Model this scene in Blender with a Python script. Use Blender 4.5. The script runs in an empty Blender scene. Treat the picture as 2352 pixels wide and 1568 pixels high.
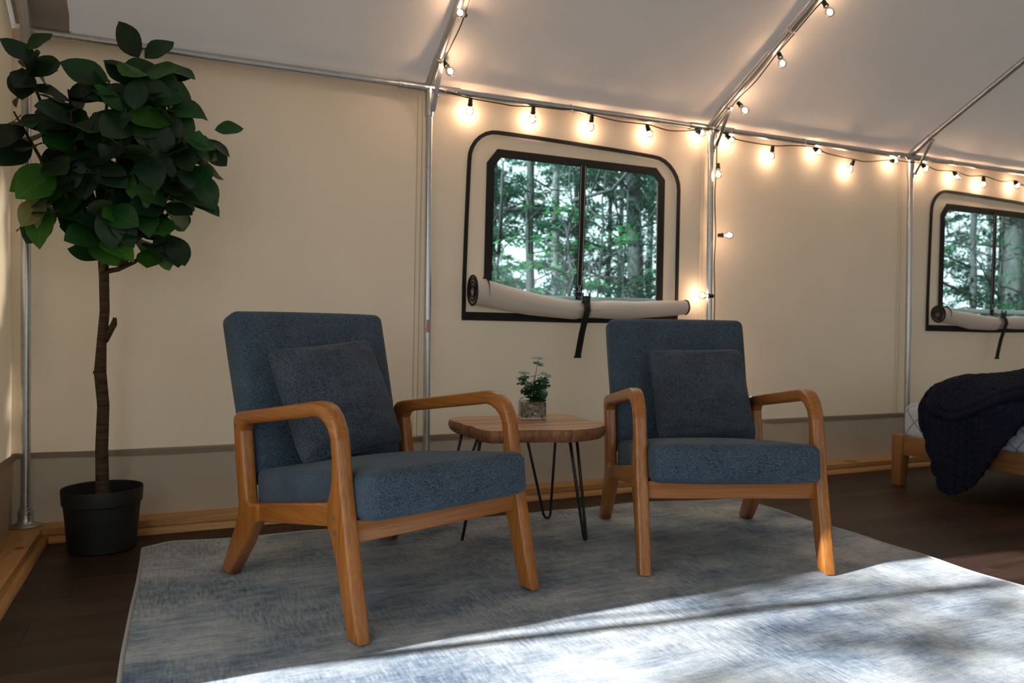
import bpy, bmesh, math, random
import numpy as np
from mathutils import Vector, Matrix, noise

sc = bpy.context.scene
col = sc.collection
rnd = random.Random(7)
rs = np.random.RandomState(11)
PI = math.pi

# ------------------------------------------------------------------ camera, sky, sun, exposure
def set_camera():
    yaw, pitch, roll, fpx = 0.4132, -0.0124, 0.0098, 1752.9
    cy, sy, cp, sp, cr, sr = math.cos(yaw), math.sin(yaw), math.cos(pitch), math.sin(pitch), math.cos(roll), math.sin(roll)
    fwd = Vector((sy * cp, cy * cp, sp)); rt = Vector((cy, -sy, 0)); up = rt.cross(fwd)
    r2 = cr * rt + sr * up; u2 = -sr * rt + cr * up
    cam = bpy.data.cameras.new('camera'); o = bpy.data.objects.new('camera', cam); col.objects.link(o)
    cam.sensor_width = 36; cam.lens = fpx / 2352 * 36
    cam.clip_start = 0.02; cam.clip_end = 300
    cam.dof.use_dof = True; cam.dof.focus_distance = 2.45; cam.dof.aperture_fstop = 3.2
    m = Matrix((r2, u2, -fwd)).transposed().to_4x4(); m.translation = Vector((0, 0, 0.8))
    o.matrix_world = m
    sc.camera = o
set_camera()

SUN_DIR = Vector((1.0, 0.045, -0.51)).normalized()     # the way the light travels
w = bpy.data.worlds.new('sky'); sc.world = w; w.use_nodes = True
bg = w.node_tree.nodes['Background']
bg.inputs[0].default_value = (0.80, 0.93, 1.0, 1); bg.inputs[1].default_value = 1.75
sun = bpy.data.lights.new('sun', 'SUN'); sun.energy = 13.5; sun.angle = 0.012; sun.color = (0.93, 0.97, 1.0)
so = bpy.data.objects.new('sun', sun); col.objects.link(so)
so.rotation_euler = SUN_DIR.to_track_quat('-Z', 'Y').to_euler(); so.location = (-20, 0, 14)
so['kind'] = 'helper'

vs = sc.view_settings
vs.view_transform = 'Standard'; vs.look = 'None'; vs.gamma = 1; vs.exposure = 0.36
vs.use_curve_mapping = False
sc.cycles.use_denoising = True
sc.cycles.max_bounces = 8; sc.cycles.diffuse_bounces = 5; sc.cycles.transparent_max_bounces = 16
sc.cycles.transmission_bounces = 8
sc.cycles.sample_clamp_indirect = 6
BULB_WATTS = 0.42
BULB_COLOR = (1.0, 0.61, 0.37)

# ------------------------------------------------------------------ materials
def nt(name):
    m = bpy.data.materials.new(name); m.use_nodes = True
    n = m.node_tree.nodes; n.clear(); out = n.new('ShaderNodeOutputMaterial')
    return m, n, m.node_tree.links, out

def coords(n, l, scale=(1, 1, 1), rot=(0, 0, 0), kind='Object'):
    tc = n.new('ShaderNodeTexCoord'); mp = n.new('ShaderNodeMapping')
    mp.inputs['Scale'].default_value = scale; mp.inputs['Rotation'].default_value = rot
    l.new(tc.outputs[kind], mp.inputs[0]); return mp.outputs[0]

def nz(n, l, vec, scale, detail=4, rough=0.55, dist=0.0):
    t = n.new('ShaderNodeTexNoise'); t.inputs['Scale'].default_value = scale
    t.inputs['Detail'].default_value = detail; t.inputs['Roughness'].default_value = rough
    t.inputs['Distortion'].default_value = dist
    l.new(vec, t.inputs['Vector']); return t.outputs['Fac']

def ramp(n, l, fac, stops):
    r = n.new('ShaderNodeValToRGB'); e = r.color_ramp.elements
    while len(e) < len(stops): e.new(0.5)
    for i, (p, c) in enumerate(stops):
        e[i].position = p; e[i].color = (*c, 1) if len(c) == 3 else c
    l.new(fac, r.inputs[0]); return r.outputs[0]

def mixc(n, l, fac, a, b, mode='MIX'):
    m = n.new('ShaderNodeMix'); m.data_type = 'RGBA'; m.blend_type = mode
    for inp, v in ((0, fac), (6, a), (7, b)):
        if hasattr(v, 'type') and hasattr(v, 'links'): l.new(v, m.inputs[inp])
        elif isinstance(v, (int, float)): m.inputs[inp].default_value = v
        else: m.inputs[inp].default_value = (*v, 1)
    return m.outputs[2]

def bump(n, l, h, strength=0.2, dist=0.01):
    b = n.new('ShaderNodeBump'); b.inputs['Strength'].default_value = strength; b.inputs['Distance'].default_value = dist
    l.new(h, b.inputs['Height']); return b.outputs[0]

def princ(n, l, out, base, rough=0.5, metal=0.0, normal=None, spec=0.5, sheen=0.0, coat=0.0):
    p = n.new('ShaderNodeBsdfPrincipled')
    if hasattr(base, 'links'): l.new(base, p.inputs['Base Color'])
    else: p.inputs['Base Color'].default_value = (*base, 1)
    if hasattr(rough, 'links'): l.new(rough, p.inputs['Roughness'])
    else: p.inputs['Roughness'].default_value = rough
    p.inputs['Metallic'].default_value = metal
    p.inputs['Specular IOR Level'].default_value = spec
    p.inputs['Sheen Weight'].default_value = sheen
    p.inputs['Coat Weight'].default_value = coat; p.inputs['Coat Roughness'].default_value = 0.25
    if normal is not None: l.new(normal, p.inputs['Normal'])
    if out: l.new(p.outputs[0], out.inputs[0])
    return p.outputs[0]

def plain(name, c, rough=0.5, metal=0.0, spec=0.5, var=0.12, scale=20):
    m, n, l, o = nt(name)
    f = nz(n, l, coords(n, l), scale, 5)
    cc = ramp(n, l, f, [(0.3, tuple(x * (1 - var) for x in c)), (0.7, tuple(min(1, x * (1 + var)) for x in c))])
    princ(n, l, o, cc, rough, metal, bump(n, l, f, 0.06, 0.002), spec); return m

def canvas(name, c, through, cthrough, weave=900, crease=0.25):
    m, n, l, o = nt(name)
    v = coords(n, l)
    f = nz(n, l, v, 1.3, 6, 0.6)
    fine = nz(n, l, v, weave, 2)
    cc = ramp(n, l, f, [(0.3, tuple(x * 0.93 for x in c)), (0.7, tuple(min(1, x * 1.05) for x in c))])
    cc = mixc(n, l, 0.16, cc, ramp(n, l, fine, [(0.35, (0.25, 0.22, 0.2)), (0.65, (1, 1, 1))]), 'MULTIPLY')
    d = n.new('ShaderNodeBsdfDiffuse'); l.new(cc, d.inputs[0])
    wr = nz(n, l, coords(n, l, (1.0, 1.0, 0.35)), 5.0, 3, 0.45, 0.6)
    b = bump(n, l, wr, crease, 0.012); l.new(b, d.inputs['Normal'])
    t = n.new('ShaderNodeBsdfTranslucent'); t.inputs[0].default_value = (*cthrough, 1)
    mx = n.new('ShaderNodeMixShader'); mx.inputs[0].default_value = through
    l.new(d.outputs[0], mx.inputs[1]); l.new(t.outputs[0], mx.inputs[2]); l.new(mx.outputs[0], o.inputs[0])
    return m

def wood(name, dark, light, axis, rough=0.38, scale=1.0, coat=0.25, contrast=1.0):
    m, n, l, o = nt(name)
    s = [26 * scale] * 3; s['xyz'.index(axis)] = 1.6 * scale
    v = coords(n, l, tuple(s))
    f = nz(n, l, v, 1.0, 6, 0.62, 0.9)
    s2 = [160 * scale] * 3; s2['xyz'.index(axis)] = 5 * scale
    g = nz(n, l, coords(n, l, tuple(s2)), 1.0, 3)
    cc = ramp(n, l, f, [(0.5 - 0.22 / contrast, dark), (0.5 + 0.22 / contrast, light)])
    cc = mixc(n, l, 0.35, cc, ramp(n, l, g, [(0.4, tuple(x * 0.72 for x in dark)), (0.62, light)]))
    princ(n, l, o, cc, rough, 0, bump(n, l, g, 0.05, 0.001), 0.5, 0, coat); return m

def fabric(name, dark, light, sc_=(130, 360, 480), wr=0.35, sheen=0.08):
    m, n, l, o = nt(name)
    v = coords(n, l, sc_)
    f = nz(n, l, v, 1.0, 3, 0.65)
    big = nz(n, l, coords(n, l), 9, 4)
    cc = ramp(n, l, f, [(0.36, dark), (0.50, tuple((a + b) / 2 for a, b in zip(dark, light))), (0.64, light)])
    cc = mixc(n, l, 0.22, cc, ramp(n, l, big, [(0.3, dark), (0.7, light)]))
    weave = nz(n, l, coords(n, l, (900, 900, 900)), 1.0, 1)
    princ(n, l, o, cc, 0.93, 0, bump(n, l, weave, wr, 0.0012), 0.2, sheen); return m

M = {}
M['canvas'] = canvas('cream_canvas', (0.79, 0.66, 0.565), 0.13, (0.90, 0.68, 0.42))
M['roof'] = canvas('pale_roof_canvas', (0.69, 0.60, 0.545), 0.090, (0.78, 0.71, 0.66), 700, 0.08)
M['skirt'] = canvas('brown_skirt_canvas', (0.43, 0.34, 0.268), 0.10, (0.5, 0.4, 0.28), 900, 1.0)
M['hem'] = canvas('dark_hem_canvas', (0.37, 0.29, 0.228), 0.08, (0.4, 0.3, 0.2))
M['seam'] = canvas('canvas_seam', (0.68, 0.57, 0.48), 0.10, (0.7, 0.56, 0.43))
M['flap'] = canvas('flap_canvas', (0.80, 0.70, 0.63), 0.15, (0.8, 0.68, 0.56), 900, 0.7)
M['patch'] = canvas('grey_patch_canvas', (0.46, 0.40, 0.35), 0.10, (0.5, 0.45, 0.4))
M['black_web'] = plain('black_webbing', (0.005, 0.005, 0.0055), 0.75, scale=200)
M['black_plastic'] = plain('black_plastic', (0.012, 0.012, 0.012), 0.35)
M['pot_plastic'] = plain('black_pot_plastic', (0.0045, 0.005, 0.005), 0.6)
M['black_iron'] = plain('black_iron', (0.010, 0.010, 0.011), 0.4)
M['white_thread'] = plain('white_thread', (0.75, 0.75, 0.72), 0.8)
M['tie'] = plain('clear_tie_plastic', (0.75, 0.70, 0.64), 0.4)
M['sticker'] = plain('pink_sticker', (0.55, 0.28, 0.36), 0.6)
M['pin'] = plain('grey_brown_plug', (0.16, 0.11, 0.07), 0.6)

def galvanised():
    m, n, l, o = nt('galvanised_steel')
    f = nz(n, l, coords(n, l), 45, 5)
    cc = ramp(n, l, f, [(0.3, (0.50, 0.51, 0.53)), (0.7, (0.60, 0.62, 0.64))])
    rr = ramp(n, l, f, [(0.3, (0.30,) * 3), (0.7, (0.38,) * 3)])
    princ(n, l, o, cc, rr, 0.95, bump(n, l, nz(n, l, coords(n, l), 160, 2), 0.03, 0.001)); return m
M['steel'] = galvanised()

for ax in 'xyz':
    M['chair_wood_' + ax] = wood('oiled_beech_' + ax, (0.29, 0.086, 0.012), (0.46, 0.168, 0.030), ax, 0.36)
    M['bed_wood_' + ax] = wood('bed_pine_' + ax, (0.21, 0.085, 0.022), (0.34, 0.15, 0.045), ax, 0.5)
    M['pine_' + ax] = wood('sill_pine_' + ax, (0.50, 0.235, 0.075), (0.70, 0.385, 0.145), ax, 0.55, 0.8, 0.0)
M['table_wood'] = wood('live_edge_slab', (0.30, 0.115, 0.036), (0.66, 0.33, 0.13), 'x', 0.42, 0.55, 0.3, 1.5)
M['bark_edge'] = wood('slab_bark_edge', (0.10, 0.032, 0.013), (0.36, 0.15, 0.06), 'z', 0.6, 0.8, 0.05, 1.3)
M['grey_board'] = wood('weathered_board', (0.20, 0.20, 0.18), (0.36, 0.36, 0.33), 'x', 0.8, 0.7, 0)
M['knot'] = plain('pine_knot', (0.26, 0.11, 0.035), 0.6)
M['chair_fabric'] = fabric('blue_grey_upholstery', (0.009, 0.017, 0.030), (0.098, 0.140, 0.190))
M['pillow_fabric'] = fabric('slate_pillow_cloth', (0.014, 0.020, 0.031), (0.098, 0.120, 0.152), (150, 300, 300))

def floor_mat():
    m, n, l, o = nt('dark_plank_wood')
    oi = n.new('ShaderNodeObjectInfo')
    cmb = n.new('ShaderNodeVectorMath'); cmb.operation = 'ADD'
    ml = n.new('ShaderNodeVectorMath'); ml.operation = 'SCALE'
    rgb = n.new('ShaderNodeCombineXYZ'); l.new(oi.outputs['Random'], rgb.inputs[0]); l.new(oi.outputs['Random'], rgb.inputs[1])
    l.new(rgb.outputs[0], ml.inputs[0]); ml.inputs['Scale'].default_value = 40
    l.new(coords(n, l, (1.2, 14, 14)), cmb.inputs[0]); l.new(ml.outputs[0], cmb.inputs[1])
    f = nz(n, l, cmb.outputs[0], 1.0, 6, 0.6, 0.8)
    cc = ramp(n, l, f, [(0.28, (0.015, 0.0068, 0.0042)), (0.6, (0.040, 0.019, 0.0115)), (0.8, (0.066, 0.033, 0.021))])
    hv = n.new('ShaderNodeHueSaturation'); l.new(cc, hv.inputs['Color'])
    mr = n.new('ShaderNodeMapRange'); l.new(oi.outputs['Random'], mr.inputs[0]); mr.inputs[3].default_value = 0.8; mr.inputs[4].default_value = 1.25
    l.new(mr.outputs[0], hv.inputs['Value'])
    princ(n, l, o, hv.outputs[0], 0.45, 0, bump(n, l, f, 0.05, 0.002), 0.28); return m
M['plank'] = floor_mat()
M['subfloor'] = plain('dark_subfloor', (0.012, 0.007, 0.005), 0.8)

def rug_mat():
    m, n, l, o = nt('mottled_rug')
    a = nz(n, l, coords(n, l, (3.0, 4.6, 1)), 1.0, 9, 0.78)
    b = nz(n, l, coords(n, l, (16, 110, 1), (0, 0, 0.03)), 1.0, 4, 0.7)
    b2 = nz(n, l, coords(n, l, (4, 38, 1), (0, 0, -0.02)), 1.0, 5, 0.65)
    c = nz(n, l, coords(n, l, (120, 16, 1), (0, 0, 0.03)), 1.0, 4, 0.7)
    big = nz(n, l, coords(n, l, (1.0, 1.5, 1)), 1.5, 4, 0.55)
    fine = nz(n, l, coords(n, l, (300, 300, 1)), 1.0, 2)
    patch = nz(n, l, coords(n, l, (1, 1, 1)), 2.6, 3)
    st = mixc(n, l, ramp(n, l, patch, [(0.44, (0.15, 0.15, 0.15)), (0.60, (0.85, 0.85, 0.85))]), mixc(n, l, 0.45, b, b2), c)
    s1 = mixc(n, l, 0.48, a, st)
    s = mixc(n, l, 0.22, s1, big)
    cc = ramp(n, l, s, [(0.385, (0.036, 0.064, 0.115)), (0.44, (0.135, 0.175, 0.230)), (0.49, (0.265, 0.295, 0.330)), (0.55, (0.43, 0.445, 0.455)), (0.62, (0.62, 0.62, 0.60))])
    cc = mixc(n, l, 0.45, cc, ramp(n, l, fine, [(0.35, (0.42, 0.42, 0.42)), (0.65, (1, 1, 1))]), 'MULTIPLY')
    princ(n, l, o, cc, 0.95, 0, bump(n, l, fine, 0.25, 0.002), 0.15, 0.1); return m
M['rug'] = rug_mat()
M['rug_edge'] = plain('rug_binding', (0.34, 0.33, 0.31), 0.9, scale=150)

def quilt_mat():
    m, n, l, o = nt('pale_quilt')
    v = coords(n, l, (1, 1, 1), (0.0, 0.0, 0.0))
    sep = n.new('ShaderNodeSeparateXYZ'); l.new(v, sep.inputs[0])
    outs = []
    for sgn in (1, -1):
        a = n.new('ShaderNodeMath'); a.operation = 'MULTIPLY'; a.inputs[1].default_value = sgn * 0.9; l.new(sep.outputs[2], a.inputs[0])
        a2 = n.new('ShaderNodeMath'); a2.operation = 'ADD'; l.new(a.outputs[0], a2.inputs[0]); l.new(sep.outputs[1], a2.inputs[1])
        a3 = n.new('ShaderNodeMath'); a3.operation = 'ADD'; l.new(a2.outputs[0], a3.inputs[0]); l.new(sep.outputs[0], a3.inputs[1])
        p = n.new('ShaderNodeMath'); p.operation = 'PINGPONG'; p.inputs[1].default_value = 0.06; l.new(a3.outputs[0], p.inputs[0])
        c = n.new('ShaderNodeMath'); c.operation = 'LESS_THAN'; c.inputs[1].default_value = 0.0045; l.new(p.outputs[0], c.inputs[0]); outs.append(c)
    mx = n.new('ShaderNodeMath'); mx.operation = 'MAXIMUM'; l.new(outs[0].outputs[0], mx.inputs[0]); l.new(outs[1].outputs[0], mx.inputs[1])
    fz = nz(n, l, v, 60, 4)
    base = ramp(n, l, fz, [(0.3, (0.46, 0.52, 0.60)), (0.7, (0.60, 0.64, 0.70))])
    cc = mixc(n, l, mx.outputs[0], base, (0.24, 0.27, 0.33))
    princ(n, l, o, cc, 0.95, 0, bump(n, l, fz, 0.4, 0.004), 0.15, 0.15); return m
M['quilt'] = quilt_mat()
M['knit'] = fabric('navy_chunky_yarn', (0.003, 0.004, 0.010), (0.011, 0.014, 0.034), (160, 160, 160), 0.8, 0.0)

def leaf_mat(name, c, back, gloss=0.42, trans=0.12):
    m, n, l, o = nt(name)
    oi = n.new('ShaderNodeObjectInfo')
    f = nz(n, l, coords(n, l, (14, 14, 14)), 1.0, 4)
    sx = n.new('ShaderNodeSeparateXYZ'); l.new(coords(n, l), sx.inputs[0])
    ay = n.new('ShaderNodeMath'); ay.operation = 'ABSOLUTE'; l.new(sx.outputs[1], ay.inputs[0])
    lt = n.new('ShaderNodeMath'); lt.operation = 'LESS_THAN'; lt.inputs[1].default_value = 0.0011; l.new(ay.outputs[0], lt.inputs[0])
    cc = ramp(n, l, f, [(0.3, tuple(x * 0.75 for x in c)), (0.7, tuple(x * 1.25 for x in c))])
    cc = mixc(n, l, lt.outputs[0], cc, tuple(min(1, x * 1.7) for x in c))
    g = n.new('ShaderNodeNewGeometry')
    cc = mixc(n, l, g.outputs['Backfacing'], cc, back)
    hv = n.new('ShaderNodeHueSaturation'); l.new(cc, hv.inputs['Color'])
    mr = n.new('ShaderNodeMapRange'); l.new(oi.outputs['Random'], mr.inputs[0]); mr.inputs[3].default_value = 0.65; mr.inputs[4].default_value = 1.5
    l.new(mr.outputs[0], hv.inputs['Value'])
    p = princ(n, l, None, hv.outputs[0], gloss, 0, None, 0.4)
    t = n.new('ShaderNodeBsdfTranslucent'); t.inputs[0].default_value = (c[0] * 2.2, c[1] * 2.2, c[2] * 1.2, 1)
    mx = n.new('ShaderNodeMixShader'); mx.inputs[0].default_value = trans
    l.new(p, mx.inputs[1]); l.new(t.outputs[0], mx.inputs[2]); l.new(mx.outputs[0], o.inputs[0]); return m
M['leaf_dark'] = leaf_mat('dark_leaf', (0.008, 0.030, 0.012), (0.045, 0.062, 0.034))
M['leaf_mid'] = leaf_mat('green_leaf', (0.010, 0.058, 0.012), (0.05, 0.085, 0.035))
M['leaf_bright'] = leaf_mat('bright_leaf', (0.035, 0.13, 0.014), (0.09, 0.16, 0.04))
M['leaf_pale'] = leaf_mat('pale_leaf', (0.20, 0.20, 0.075), (0.25, 0.24, 0.12))
M['clover'] = leaf_mat('clover_leaf', (0.016, 0.062, 0.018), (0.04, 0.085, 0.03))

def bark(name, a, b, sc_=(40, 40, 8), ring=False):
    m, n, l, o = nt(name)
    s = (14, 14, 130) if ring else sc_
    f = nz(n, l, coords(n, l, s), 1.0, 5, 0.65, 0.5)
    cc = ramp(n, l, f, [(0.3, a), (0.7, b)])
    princ(n, l, o, cc, 0.85, 0, bump(n, l, f, 0.8, 0.004), 0.2); return m
M['trunk'] = bark('ringed_bark', (0.028, 0.016, 0.009), (0.105, 0.066, 0.038), ring=True)
M['twig'] = bark('green_twig', (0.05, 0.045, 0.02), (0.12, 0.10, 0.05))
M['soil'] = plain('dark_soil', (0.012, 0.009, 0.007), 0.95, scale=80)
M['forest_bark'] = bark('forest_bark', (0.018, 0.022, 0.022), (0.062, 0.068, 0.066), (9, 9, 2.5))
M['pale_bark'] = bark('pale_forest_bark', (0.05, 0.06, 0.06), (0.17, 0.185, 0.18), (9, 9, 2.5))

def foliage_mat(name, c, tcol, tr=0.35):
    m, n, l, o = nt(name)
    f = nz(n, l, coords(n, l), 1.7, 4)
    cc = ramp(n, l, f, [(0.3, tuple(x * 0.6 for x in c)), (0.7, tuple(x * 1.5 for x in c))])
    d = n.new('ShaderNodeBsdfDiffuse'); l.new(cc, d.inputs[0])
    t = n.new('ShaderNodeBsdfTranslucent')
    tc = ramp(n, l, f, [(0.3, tuple(x * 0.6 for x in tcol)), (0.7, tuple(x * 1.4 for x in tcol))]); l.new(tc, t.inputs[0])
    mx = n.new('ShaderNodeMixShader'); mx.inputs[0].default_value = tr
    l.new(d.outputs[0], mx.inputs[1]); l.new(t.outputs[0], mx.inputs[2]); l.new(mx.outputs[0], o.inputs[0]); return m
M['needles'] = foliage_mat('hemlock_needles', (0.020, 0.048, 0.036), (0.035, 0.10, 0.06))
M['broadleaf'] = foliage_mat('broad_leaves', (0.03, 0.10, 0.045), (0.07, 0.30, 0.09), 0.45)
M['haze_leaves'] = foliage_mat('haze_tinted_leaves', (0.07, 0.135, 0.105), (0.14, 0.30, 0.20), 0.5)  # distance haze worked into the leaf colour
M['forest_floor'] = plain('leaf_litter', (0.10, 0.085, 0.05), 0.95, scale=3)

def film():
    m, n, l, o = nt('teal_window_film')
    t = n.new('ShaderNodeBsdfTransparent'); t.inputs[0].default_value = (0.76, 0.96, 0.91, 1)
    g = n.new('ShaderNodeBsdfGlossy'); g.inputs['Roughness'].default_value = 0.12
    fz = nz(n, l, coords(n, l), 6, 3); bb = bump(n, l, fz, 0.15, 0.01); l.new(bb, g.inputs['Normal'])
    mx = n.new('ShaderNodeMixShader'); mx.inputs[0].default_value = 0.05
    l.new(t.outputs[0], mx.inputs[1]); l.new(g.outputs[0], mx.inputs[2]); l.new(mx.outputs[0], o.inputs[0]); return m
M['film'] = film()

def clear_glass(name, tint, refl=0.08):
    m, n, l, o = nt(name)
    t = n.new('ShaderNodeBsdfTransparent'); t.inputs[0].default_value = (*tint, 1)
    g = n.new('ShaderNodeBsdfGlossy'); g.inputs['Roughness'].default_value = 0.03
    fr = n.new('ShaderNodeFresnel'); fr.inputs[0].default_value = 1.45
    ad = n.new('ShaderNodeMath'); ad.operation = 'MULTIPLY_ADD'; ad.inputs[1].default_value = 0.9; ad.inputs[2].default_value = refl * 0.3
    l.new(fr.outputs[0], ad.inputs[0])
    mx = n.new('ShaderNodeMixShader'); l.new(ad.outputs[0], mx.inputs[0])
    l.new(t.outputs[0], mx.inputs[1]); l.new(g.outputs[0], mx.inputs[2]); l.new(mx.outputs[0], o.inputs[0]); return m
M['bulb_glass'] = clear_glass('bulb_glass', (0.99, 0.97, 0.94))
M['cup_glass'] = clear_glass('cup_glass', (0.95, 0.97, 0.96), 0.2)

def glow():
    m, n, l, o = nt('glowing_filament')
    e = n.new('ShaderNodeEmission'); e.inputs[0].default_value = (1.0, 0.80, 0.52, 1); e.inputs[1].default_value = 26
    t = n.new('ShaderNodeBsdfTransparent'); ad = n.new('ShaderNodeAddShader')
    l.new(e.outputs[0], ad.inputs[0]); l.new(t.outputs[0], ad.inputs[1])
    l.new(ad.outputs[0], o.inputs[0]); m.cycles.emission_sampling = 'NONE'; return m
M['filament'] = glow()
M['pebble'] = plain('brown_pebble', (0.22, 0.15, 0.105), 0.6, var=0.5, scale=30)
M['pebble_light'] = plain('tan_pebble', (0.42, 0.32, 0.24), 0.6, var=0.4, scale=30)

# ------------------------------------------------------------------ geometry helpers
def link(o, parent=None, label=None, cat=None, group=None, kind=None):
    col.objects.link(o)
    if parent is not None: o.parent = parent
    if label: o['label'] = label
    if cat: o['category'] = cat
    if group: o['group'] = group
    if kind: o['kind'] = kind
    return o

def empty(name, loc=(0, 0, 0), rz=0, **k):
    o = bpy.data.objects.new(name, None); o.location = loc; o.rotation_euler = (0, 0, rz); o.empty_display_size = 0.05
    return link(o, **k)

def finish(me, smooth, angle):
    if smooth:
        me.polygons.foreach_set('use_smooth', [True] * len(me.polygons))
        if angle < 180: me.set_sharp_from_angle(angle=math.radians(angle))
    me.update()

class MB:
    def __init__(s): s.v = []; s.f = []
    def add(s, vs, fs):
        b = len(s.v); s.v += [tuple(p) for p in vs]; s.f += [tuple(i + b for i in f) for f in fs]; return s
    def box(s, c, d, rot=None):
        vs = [Vector((sx * d[0] / 2, sy * d[1] / 2, sz * d[2] / 2)) for sz in (-1, 1) for sy in (-1, 1) for sx in (-1, 1)]
        if rot is not None: vs = [rot @ v for v in vs]
        vs = [v + Vector(c) for v in vs]
        return s.add(vs, [(0, 2, 3, 1), (4, 5, 7, 6), (0, 1, 5, 4), (2, 6, 7, 3), (0, 4, 6, 2), (1, 3, 7, 5)])
    def tube(s, path, r, seg=10, closed=False, caps=True):
        P = [Vector(p) for p in path]; n = len(P); R = r if isinstance(r, (list, tuple)) else [r] * n
        t0 = (P[1] - P[0]).normalized()
        a = t0.cross(Vector((0, 0, 1)))
        if a.length < 1e-3: a = t0.cross(Vector((1, 0, 0)))
        a.normalize(); vs = []
        for i in range(n):
            if closed: t = P[(i + 1) % n] - P[i - 1]
            elif i == 0: t = P[1] - P[0]
            elif i == n - 1: t = P[-1] - P[-2]
            else: t = (P[i + 1] - P[i]).normalized() + (P[i] - P[i - 1]).normalized()
            if t.length < 1e-9: t = t0
            t.normalize(); a = (a - t * a.dot(t))
            if a.length < 1e-6: a = t.orthogonal()
            a.normalize(); b = t.cross(a)
            vs += [P[i] + (a * math.cos(2 * PI * k / seg) + b * math.sin(2 * PI * k / seg)) * R[i] for k in range(seg)]
        fs = []
        for i in range(n if closed else n - 1):
            j = (i + 1) % n
            for k in range(seg):
                k2 = (k + 1) % seg; fs.append((i * seg + k, i * seg + k2, j * seg + k2, j * seg + k))
        if caps and not closed:
            fs.append(tuple(reversed(range(seg)))); fs.append(tuple((n - 1) * seg + k for k in range(seg)))
        return s.add(vs, fs)
    def lathe(s, prof, c=(0, 0, 0), seg=24):
        vs = []; fs = []
        for (r, z) in prof:
            vs += [Vector((c[0] + r * math.cos(2 * PI * k / seg), c[1] + r * math.sin(2 * PI * k / seg), c[2] + z)) for k in range(seg)]
        for i in range(len(prof) - 1):
            for k in range(seg):
                k2 = (k + 1) % seg; fs.append((i * seg + k, i * seg + k2, (i + 1) * seg + k2, (i + 1) * seg + k))
        return s.add(vs, fs)
    def grid(s, nu, nv, fn, skip=None):
        vs = [Vector(fn(i, j)) for j in range(nv + 1) for i in range(nu + 1)]
        fs = [(j * (nu + 1) + i, j * (nu + 1) + i + 1, (j + 1) * (nu + 1) + i + 1, (j + 1) * (nu + 1) + i)
              for j in range(nv) for i in range(nu) if not (skip and skip(i, j))]
        return s.add(vs, fs)
    def build(s, name, mat, parent=None, smooth=True, angle=40, **k):
        me = bpy.data.meshes.new(name); me.from_pydata(s.v, [], s.f)
        me.materials.append(M[mat]); finish(me, smooth, angle)
        return link(bpy.data.objects.new(name, me), parent, **k)

def prism(name, poly, plane, a, b, mat, parent=None, bev=0.008, seg=3, flat=(), **k):
    """polygon in a plane ('yz','xz','xy') extruded from a to b along the third axis, edges rounded"""
    bm = bmesh.new()
    def P(p, t):
        return {'yz': (t, p[0], p[1]), 'xz': (p[0], t, p[1]), 'xy': (p[0], p[1], t)}[plane]
    lo = [bm.verts.new(P(p, a)) for p in poly]; hi = [bm.verts.new(P(p, b)) for p in poly]
    n = len(poly)
    f1 = bm.faces.new(lo); f2 = bm.faces.new(hi)
    for i in range(n): bm.faces.new((lo[i], lo[(i + 1) % n], hi[(i + 1) % n], hi[i]))
    bmesh.ops.recalc_face_normals(bm, faces=bm.faces)
    if bev > 0:
        skip = set()
        for i in flat:
            for ring in (lo, hi): skip.add(bm.edges.get((ring[i], ring[(i + 1) % n])))
        es = [e for e in list(f1.edges) + list(f2.edges) if e not in skip]
        bmesh.ops.bevel(bm, geom=list(set(es)), offset=bev, segments=seg, profile=0.5, affect='EDGES', clamp_overlap=True)
    me = bpy.data.meshes.new(name); bm.to_mesh(me); bm.free(); me.materials.append(M[mat]); finish(me, True, 50)
    return link(bpy.data.objects.new(name, me), parent, **k)

def rbox_mesh(name, c, d, mat, bev=0.004, seg=2):
    bm = bmesh.new(); bmesh.ops.create_cube(bm, size=1)
    bmesh.ops.scale(bm, vec=d, verts=bm.verts); bmesh.ops.translate(bm, vec=c, verts=bm.verts)
    if bev: bmesh.ops.bevel(bm, geom=list(bm.edges), offset=bev, segments=seg, profile=0.5, affect='EDGES', clamp_overlap=True)
    me = bpy.data.meshes.new(name); bm.to_mesh(me); bm.free(); me.materials.append(M[mat]); finish(me, True, 40)
    return me
def rbox(name, c, d, mat, parent=None, bev=0.004, seg=2, **k):
    return link(bpy.data.objects.new(name, rbox_mesh(name, c, d, mat, bev, seg)), parent, **k)

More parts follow.
